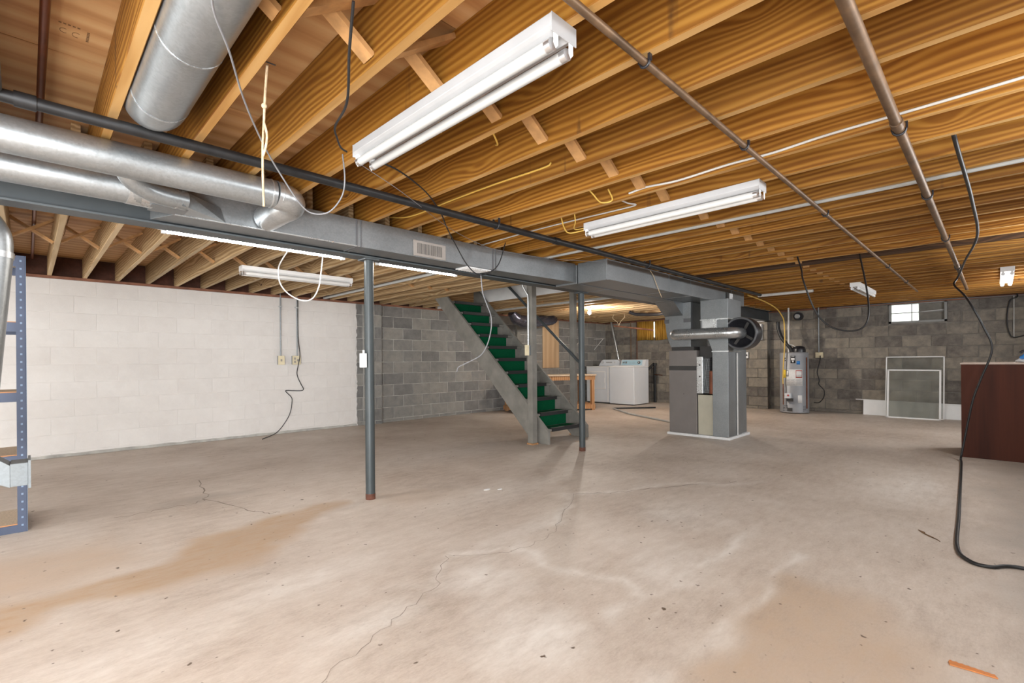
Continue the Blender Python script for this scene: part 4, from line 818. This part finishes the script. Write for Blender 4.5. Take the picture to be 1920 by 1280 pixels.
# insulated flex duct bag
fb = MB(); pth = smooth_path([(7.20, 7.20, 2.09), (7.38, 7.22, 1.97), (7.72, 7.25, 1.925), (8.2, 7.28, 1.965), (8.62, 7.3, 2.02), (8.75, 7.3, 2.045)], 7)
fb.tube(pth, .09, 18, radii=[.05 + .09 * math.sin(math.pi * (.12 + .80 * i / (len(pth) - 1))) + random.uniform(-.006, .006) for i in range(len(pth))]); tag(fb.build('flexible_duct', 'foil_bag'), 'sagging dark foil flexible duct under the joists', 'duct')
tag(MB().box(7.82, 7.93, YW - .06, YW - .002, .6, 2.08).build('wall_strip', 'stair_paint', bevel=.003), 'narrow grey upright board on the block wall', 'board')
for xa, lb in ((9.93, 'white angled shelf bracket on wall, nearer the plywood panel'), (10.85, 'white angled shelf bracket on wall above the dryer')):
    e = thing('shelf_bracket', lb, 'bracket', (xa, YW, 1.35)); MB().bar((xa, YW - .002, 1.645), (xa, YW - .32, 1.645), .012, .012).build('arm', 'cable_white', e); MB().bar((xa, YW - .01, 1.36), (xa, YW - .29, 1.635), .012, .012).build('strut', 'cable_white', e)

# ------------------------------------------------------------------ water heater group
hx, hy, hr_, hz = 10.86, 2.86, .255, 1.20
H_ = thing('water_heater', 'grey gas water heater with labels against the far wall', 'water heater', (hx, hy, 0))
MB().lathe((hx, hy, 0), [(hr_ - .015, .012), (hr_ + .004, .012), (hr_ + .004, .03), (hr_, .034), (hr_, hz - .02), (hr_ - .012, hz), (.02, hz + .004)], 48).build('tank', 'heater_grey', H_)
def patch(name, a0, a1, z0, z1, mat, off=.0015, par=H_):
    vs, fs, n = [], [], max(2, int(abs(a1 - a0) / .06))
    for i in range(n + 1):
        a = math.pi + a0 + (a1 - a0) * i / n       # 0 faces -x
        for rr in (hr_ + off - .001, hr_ + off):
            for z in (z0, z1): vs.append((hx + rr * math.cos(a), hy + rr * math.sin(a), z))
    for i in range(n):
        b0, b1 = i * 4, i * 4 + 4
        fs += [(b0 + 2, b0 + 3, b1 + 3, b1 + 2), (b0, b1, b1 + 1, b0 + 1), (b0, b0 + 2, b1 + 2, b1), (b0 + 1, b1 + 1, b1 + 3, b0 + 3)]
    fs += [(0, 1, 3, 2), (n * 4, n * 4 + 2, n * 4 + 3, n * 4 + 1)]
    return MB().add(vs, fs, True).build(name, mat, par)
# angle grows to the right-hand side of the picture (towards -y)
pA = patch('upper_label', .02, .34, .99, 1.135, 'black_plastic'); patch('label_text', .06, .30, 1.045, 1.09, 'paper_white', .003, pA); patch('label_text', .07, .29, 1.118, 1.127, 'paper_white', .003, pA); patch('label_shield', .12, .24, 1.005, 1.04, 'paper_white', .003, pA)
patch('energy_sticker', .42, .66, .965, 1.03, 'sticker_blue')
e_ = patch('emblem', -.52, -.44, 1.02, 1.10, 'black_plastic'); patch('emblem_stroke', -.43, -.34, 1.075, 1.10, 'black_plastic', .0015, e_); patch('emblem_stroke', -.40, -.34, 1.03, 1.055, 'black_plastic', .0015, e_)
patch('yellow_sticker', -.62, -.34, .70, .86, 'sticker_yellow'); lb = patch('instruction_label', -.30, .84, .545, .865, 'paper_white')
patch('warning_frame', .36, .80, .70, .85, 'sticker_red', .003, lb); patch('warning_text', .385, .775, .715, .835, 'paper_white', .0045, lb); patch('warning_frame', -.28, -.12, .73, .85, 'black_plastic', .003, lb); patch('warning_text', -.265, -.135, .74, .84, 'paper_white', .0045, lb)
for k, (a0, a1) in enumerate(((-.25, .0), (.04, .30), (.38, .78))): [patch('print_line', a0, a1 - .05 * (j % 2), .575 + j * .022, .579 + j * .022, 'window_frame_grey', .003, lb) for j in range(5)]
patch('side_notice', .50, .80, .21, .36, 'paper_white')
for a in (-.62, -.5, -.38, -.27, .88, 1.0):
    for z in (.05, .08, .11, .14): patch('air_slot', a, a + .07, z + random.uniform(-.004, .004), z + .012, 'slot_dark')
gv = MB().box(hx - hr_ - .075, hx - hr_ + .01, hy - .02, hy + .09, .30, .40).build('gas_valve', 'white_appliance', H_, .008); MB().cyl((hx - hr_ - .075, hy + .02, .36), (hx - hr_ - .09, hy + .02, .36), .018, 12).build('dial', 'sticker_red', gv); MB().box(hx - hr_ - .04, hx - hr_, hy - .05, hy + .06, .24, .30).build('valve_body', 'slot_dark', gv)
MB().tube([(hx - hr_ - .03, hy + .12, .17), (hx - hr_ - .03, hy + .12, .58)], .011, 8).tube([(hx - hr_ - .03, hy + .12, .34), (hx - hr_ - .03, hy + .05, .34)], .011, 8).build('gas_riser', 'sill_wood', H_)
MB().box(hx - hr_ - .012, hx - hr_ + .03, hy - .03, hy + .06, .045, .11).build('access_hatch', 'slot_dark', H_)
MB().lathe((hx + .02, hy - .08, hz), [(.12, 0), (.12, .06), (.10, .11), (.04, .13)], 24).build('blower', 'black_plastic', H_)
MB().tube(smooth_path([(hx - .02, hy + .02, hz), (hx - .02, hy + .08, hz + .12), (hx, hy + .22, hz + .30), (hx + .02, hy + .29, hz + .50), (hx + .03, hy + .30, hz + .63)], 6), .035, 14).build('vent_hose', 'black_rubber', H_)
MB().tube([(hx - .02, hy + .09, hz), (hx - .02, hy + .09, ZJ)], .017, 12).build('water_pipe', 'cable_white', H_); MB().tube(smooth_path([(hx - .03, hy + .08, hz + .16), (hx - .05, hy + .0, hz + .14), (hx - .06, hy - .07, hz + .07), (hx - .06, hy - .08, hz)], 5), .010, 8).build('supply_hose', 'pvc_grey', H_)
MB().tube([(hx - .10, hy - .245, 1.10), (hx - .10, hy - .245, .10)], .012, 8).build('relief_pipe', 'copper_dark', H_)
cable('gas_line', [(7.86, 2.70, 2.06), (8.4, 2.78, 2.08), (9.2, 2.85, 2.07), (10.0, 2.93, 2.03), (10.4, 2.96, 1.94), (10.55, 2.95, 1.80), (10.57, 2.945, 1.40), (10.57, 2.97, 1.0), (10.575, 2.985, .70), (10.585, 2.985, .575)], .011, 'cable_yellow', 'yellow flexible gas line curving down to the water heater', 'pipe', n=8)
e = thing('wall_outlet', 'beige outlet box with conduit behind the water heater', 'outlet', (11.36, 2.50, 1.12)); MB().box(11.345, XF - .002, 2.47, 2.60, 1.09, 1.20).build('box', 'ivory_plastic', e, .003); MB().tube([(11.37, 2.545, 1.20), (11.37, 2.545, ZJ + .02)], .014, 10).build('conduit', 'galvanized_dull', e)
cable('black_cable', [(11.33, 2.51, 1.13), (11.25, 2.50, 1.02), (11.22, 2.54, .80), (11.2, 2.50, .64), (11.2, 2.51, .56), (11.2, 2.42, .44), (11.2, 2.43, .30), (11.18, 2.50, .20), (11.05, 2.56, .20)], .009, 'black_rubber', 'black cord looping down beside the water heater')
e = thing('electrical_box', 'white metal box with red triangle on the pilaster', 'box', (11.15, 3.65, 1.48)); MB().box(11.12, 11.199, 3.55, 3.765, 1.485, 1.825).build('case', 'paper_white', e, .004); MB().prism([(3.635, 1.575), (3.595, 1.535 + .04), (3.615, 1.53)], 0, 11.116, 11.121).build('red_mark', 'sticker_red', e); MB().cyl((11.118, 3.58, 1.68), (11.122, 3.58, 1.68), .012, 12).build('knob', 'black_plastic', e)
tag(MB().box(11.10, 11.195, 3.50, 4.02, 1.873, 1.8845).build('bearing_plate', 'paper_white'), 'pale bearing plate under the beam end on pilaster', 'plate')
e = thing('wall_outlet', 'small white outlet on the pilaster below the drum', 'outlet', (11.18, 3.87, 1.09)); MB().box(11.17, 11.199, 3.83, 3.91, 1.09, 1.23).build('box', 'tape_grey', e, .003); MB().box(11.163, 11.171, 3.835, 3.905, 1.095, 1.225).build('cover_plate', 'paper_white', e); MB().cyl((11.160, 3.87, 1.16), (11.164, 3.87, 1.16), .02, 12).build('socket', 'slot_dark', e)
e = thing('wall_fan', 'dark round wall vent cap high behind the water heater', 'vent', (11.35, 2.93, 1.9)); MB().cyl((XF - .002, 2.90, 1.955), (11.30, 2.90, 1.955), .085, 20).build('collar', 'black_plastic', e); MB().cyl((11.30, 2.90, 1.955), (11.26, 2.91, 1.955), .045, 16).build('cap', 'pvc_grey', e)

# ------------------------------------------------------------------ screens, board, counter at the right
def frame(name, label, y0, y1, z1, xb, xt, w_, mesh=True):
    e = thing(name, label, 'screen', (xb, (y0 + y1) / 2, 0)); M = Matrix.Translation((xb, 0, 0)) @ Matrix.Rotation(math.atan2(xt - xb, z1), 4, 'Y')
    MB().box(-.008, .008, y0, y0 + w_, 0, z1).xf(M).build('side_rail', 'white_enamel', e); MB().box(-.008, .008, y1 - w_, y1, 0, z1).xf(M).build('side_rail', 'white_enamel', e)
    MB().box(-.008, .008, y0, y1, z1 - w_ * .8, z1).xf(M).build('top_rail', 'white_enamel', e); MB().box(-.008, .008, y0, y1, 0, w_ * .8).xf(M).build('bottom_rail', 'white_enamel', e)
    MB().box(-.001, .001, y0 + w_, y1 - w_, w_ * .8, z1 - w_ * .8).xf(M).build('mesh_panel', 'screen_mesh', e)
frame('window_screen', 'taller white framed screen leaning on the far wall', .63, 1.45, 1.115, 11.14, 11.34, .018)
frame('window_screen', 'shorter white framed screen leaning before the taller one', .665, 1.405, .875, 11.00, 11.14, .026)
e = thing('trim_board', 'long white boxed board lying along the far wall', 'board', (11.32, .9, 0)); M = Matrix.Translation((11.30, 0, 0)) @ Matrix.Rotation(.10, 4, 'Y')
MB().add([(0, 1.80, .0), (0, -.3, .0), (0, -.3, .245), (0, 1.80, .285), (.012, 1.80, 0), (.012, -.3, 0), (.012, -.3, .245), (.012, 1.80, .285)], [(0, 1, 2, 3), (4, 7, 6, 5), (0, 4, 5, 1), (1, 5, 6, 2), (2, 6, 7, 3), (3, 7, 4, 0)]).xf(M).build('face', 'white_enamel', e)
MB().bar((.01, 1.92, .287), (.01, -.3, .249), .05, .012).xf(M).build('lip', 'white_enamel', e)
e = thing('counter', 'dark brown stained plywood bar counter with pale top', 'counter', (7.6, -.25, 0)); MB().box(7.15, 7.17, -.85, .268, .0, 1.0).build('front_panel', 'stained_ply', e, .002); MB().box(7.17, 7.9, .248, .268, 0, 1.0).build('side_panel', 'stained_ply', e); MB().box(7.14, 7.92, -.85, .275, 1.0, 1.018).build('top', 'counter_top', e, .003); MB().box(7.17, 7.9, -.85, -.83, 0, 1.0).build('side_panel', 'stained_ply', e)
rg_ = MB(); rg_.ball((7.42, -.26, 1.035), .09, 12, (1, 1.3, .25)); rg_.v = [(a, b, max(1.019, c_ + .012 * math.sin(a * 90) * math.cos(b * 70))) for a, b, c_ in rg_.v]; tag(rg_.build('rag', 'rag_white'), 'crumpled white rag on top of the counter', 'cloth')
e = thing('spray_bottle', 'small dark and blue bottle lying on the white rag', 'bottle', (7.42, -.25, 1.05)); MB().tube([(7.42, -.18, 1.065), (7.42, -.22, 1.08), (7.42, -.30, 1.11)], .03, 14, radii=[.012, .03, .035]).build('body', 'sticker_blue', e); MB().tube(smooth_path([(7.42, -.27, 1.125), (7.42, -.22, 1.145), (7.42, -.18, 1.12)], 5), .012, 8).build('trigger', 'black_plastic', e)
cable('white_cable', [(11.38, -.215, 2.09), (11.38, -.213, 1.75), (11.38, -.211, 1.40)], .007, 'cable_white', 'white pull cord against the far wall above counter')
cable('black_cable', [(11.3, -.246, 2.11), (11.36, -.25, 2.05), (11.37, -.165, 1.985), (11.37, -.133, 1.681), (11.37, -.163, 1.461), (11.37, -.223, 1.397), (11.37, -.40, 1.45), (11.37, -.6, 1.5)], .009, 'black_rubber', 'black cord on the far wall beside the white pull cord')
cable('wall_cable', [(XF - .03, YN + .1, 2.085), (XF - .03, .0, 2.08), (XF - .03, .6, 2.10), (XF - .03, 1.45, 2.09), (XF - .03, 2.4, 2.085)], .008, 'cable_grey', 'grey cable along the top of far wall over the window')
# bits on the floor
sp_ = MB(); ed = []
for i in range(15): ed += [(i * .008, .034 - .004 * (i % 2) - i * .0006)]
sp_.prism([(0, 0), (.06, .004), (.12, .006)] + ed[::-1] + [(-.004, .02)], 2, 0, .004).xf(Matrix.Translation((2.275, .12, .001)) @ Matrix.Rotation(math.radians(-88), 4, 'Z')); tag(sp_.build('notched_strip', 'orange_strip'), 'orange notched strip lying on the floor at lower right', 'strip')
lf = MB(); pts = smooth_path([(3.93, .35, 0), (3.87, .32, 0), (3.83, .275, 0), (3.76, .235, 0), (3.80, .255, 0), (3.84, .30, 0), (3.90, .315, 0)], 4); lf.prism([(p.x, p.y) for p in pts], 2, .001, .004); tag(lf.build('dry_leaf', 'leaf_brown'), 'brown scrap lying on the floor near the power cord', 'scrap')
for x_, y_, s_ in ((2.72, 3.02, .03), (2.80, 2.95, .022)):
    lf = MB(); lf.prism([(x_ + s_ * (1 + .3 * math.sin(k * 2.7)) * math.cos(k * .9), y_ + s_ * .6 * math.sin(k * .9)) for k in range(7)], 2, .0005, .004); tag(lf.build('chip', 'paper_white'), 'pale chip on the floor, ' + ('larger' if s_ > .025 else 'smaller') + ' of the two near mid room', 'chip')
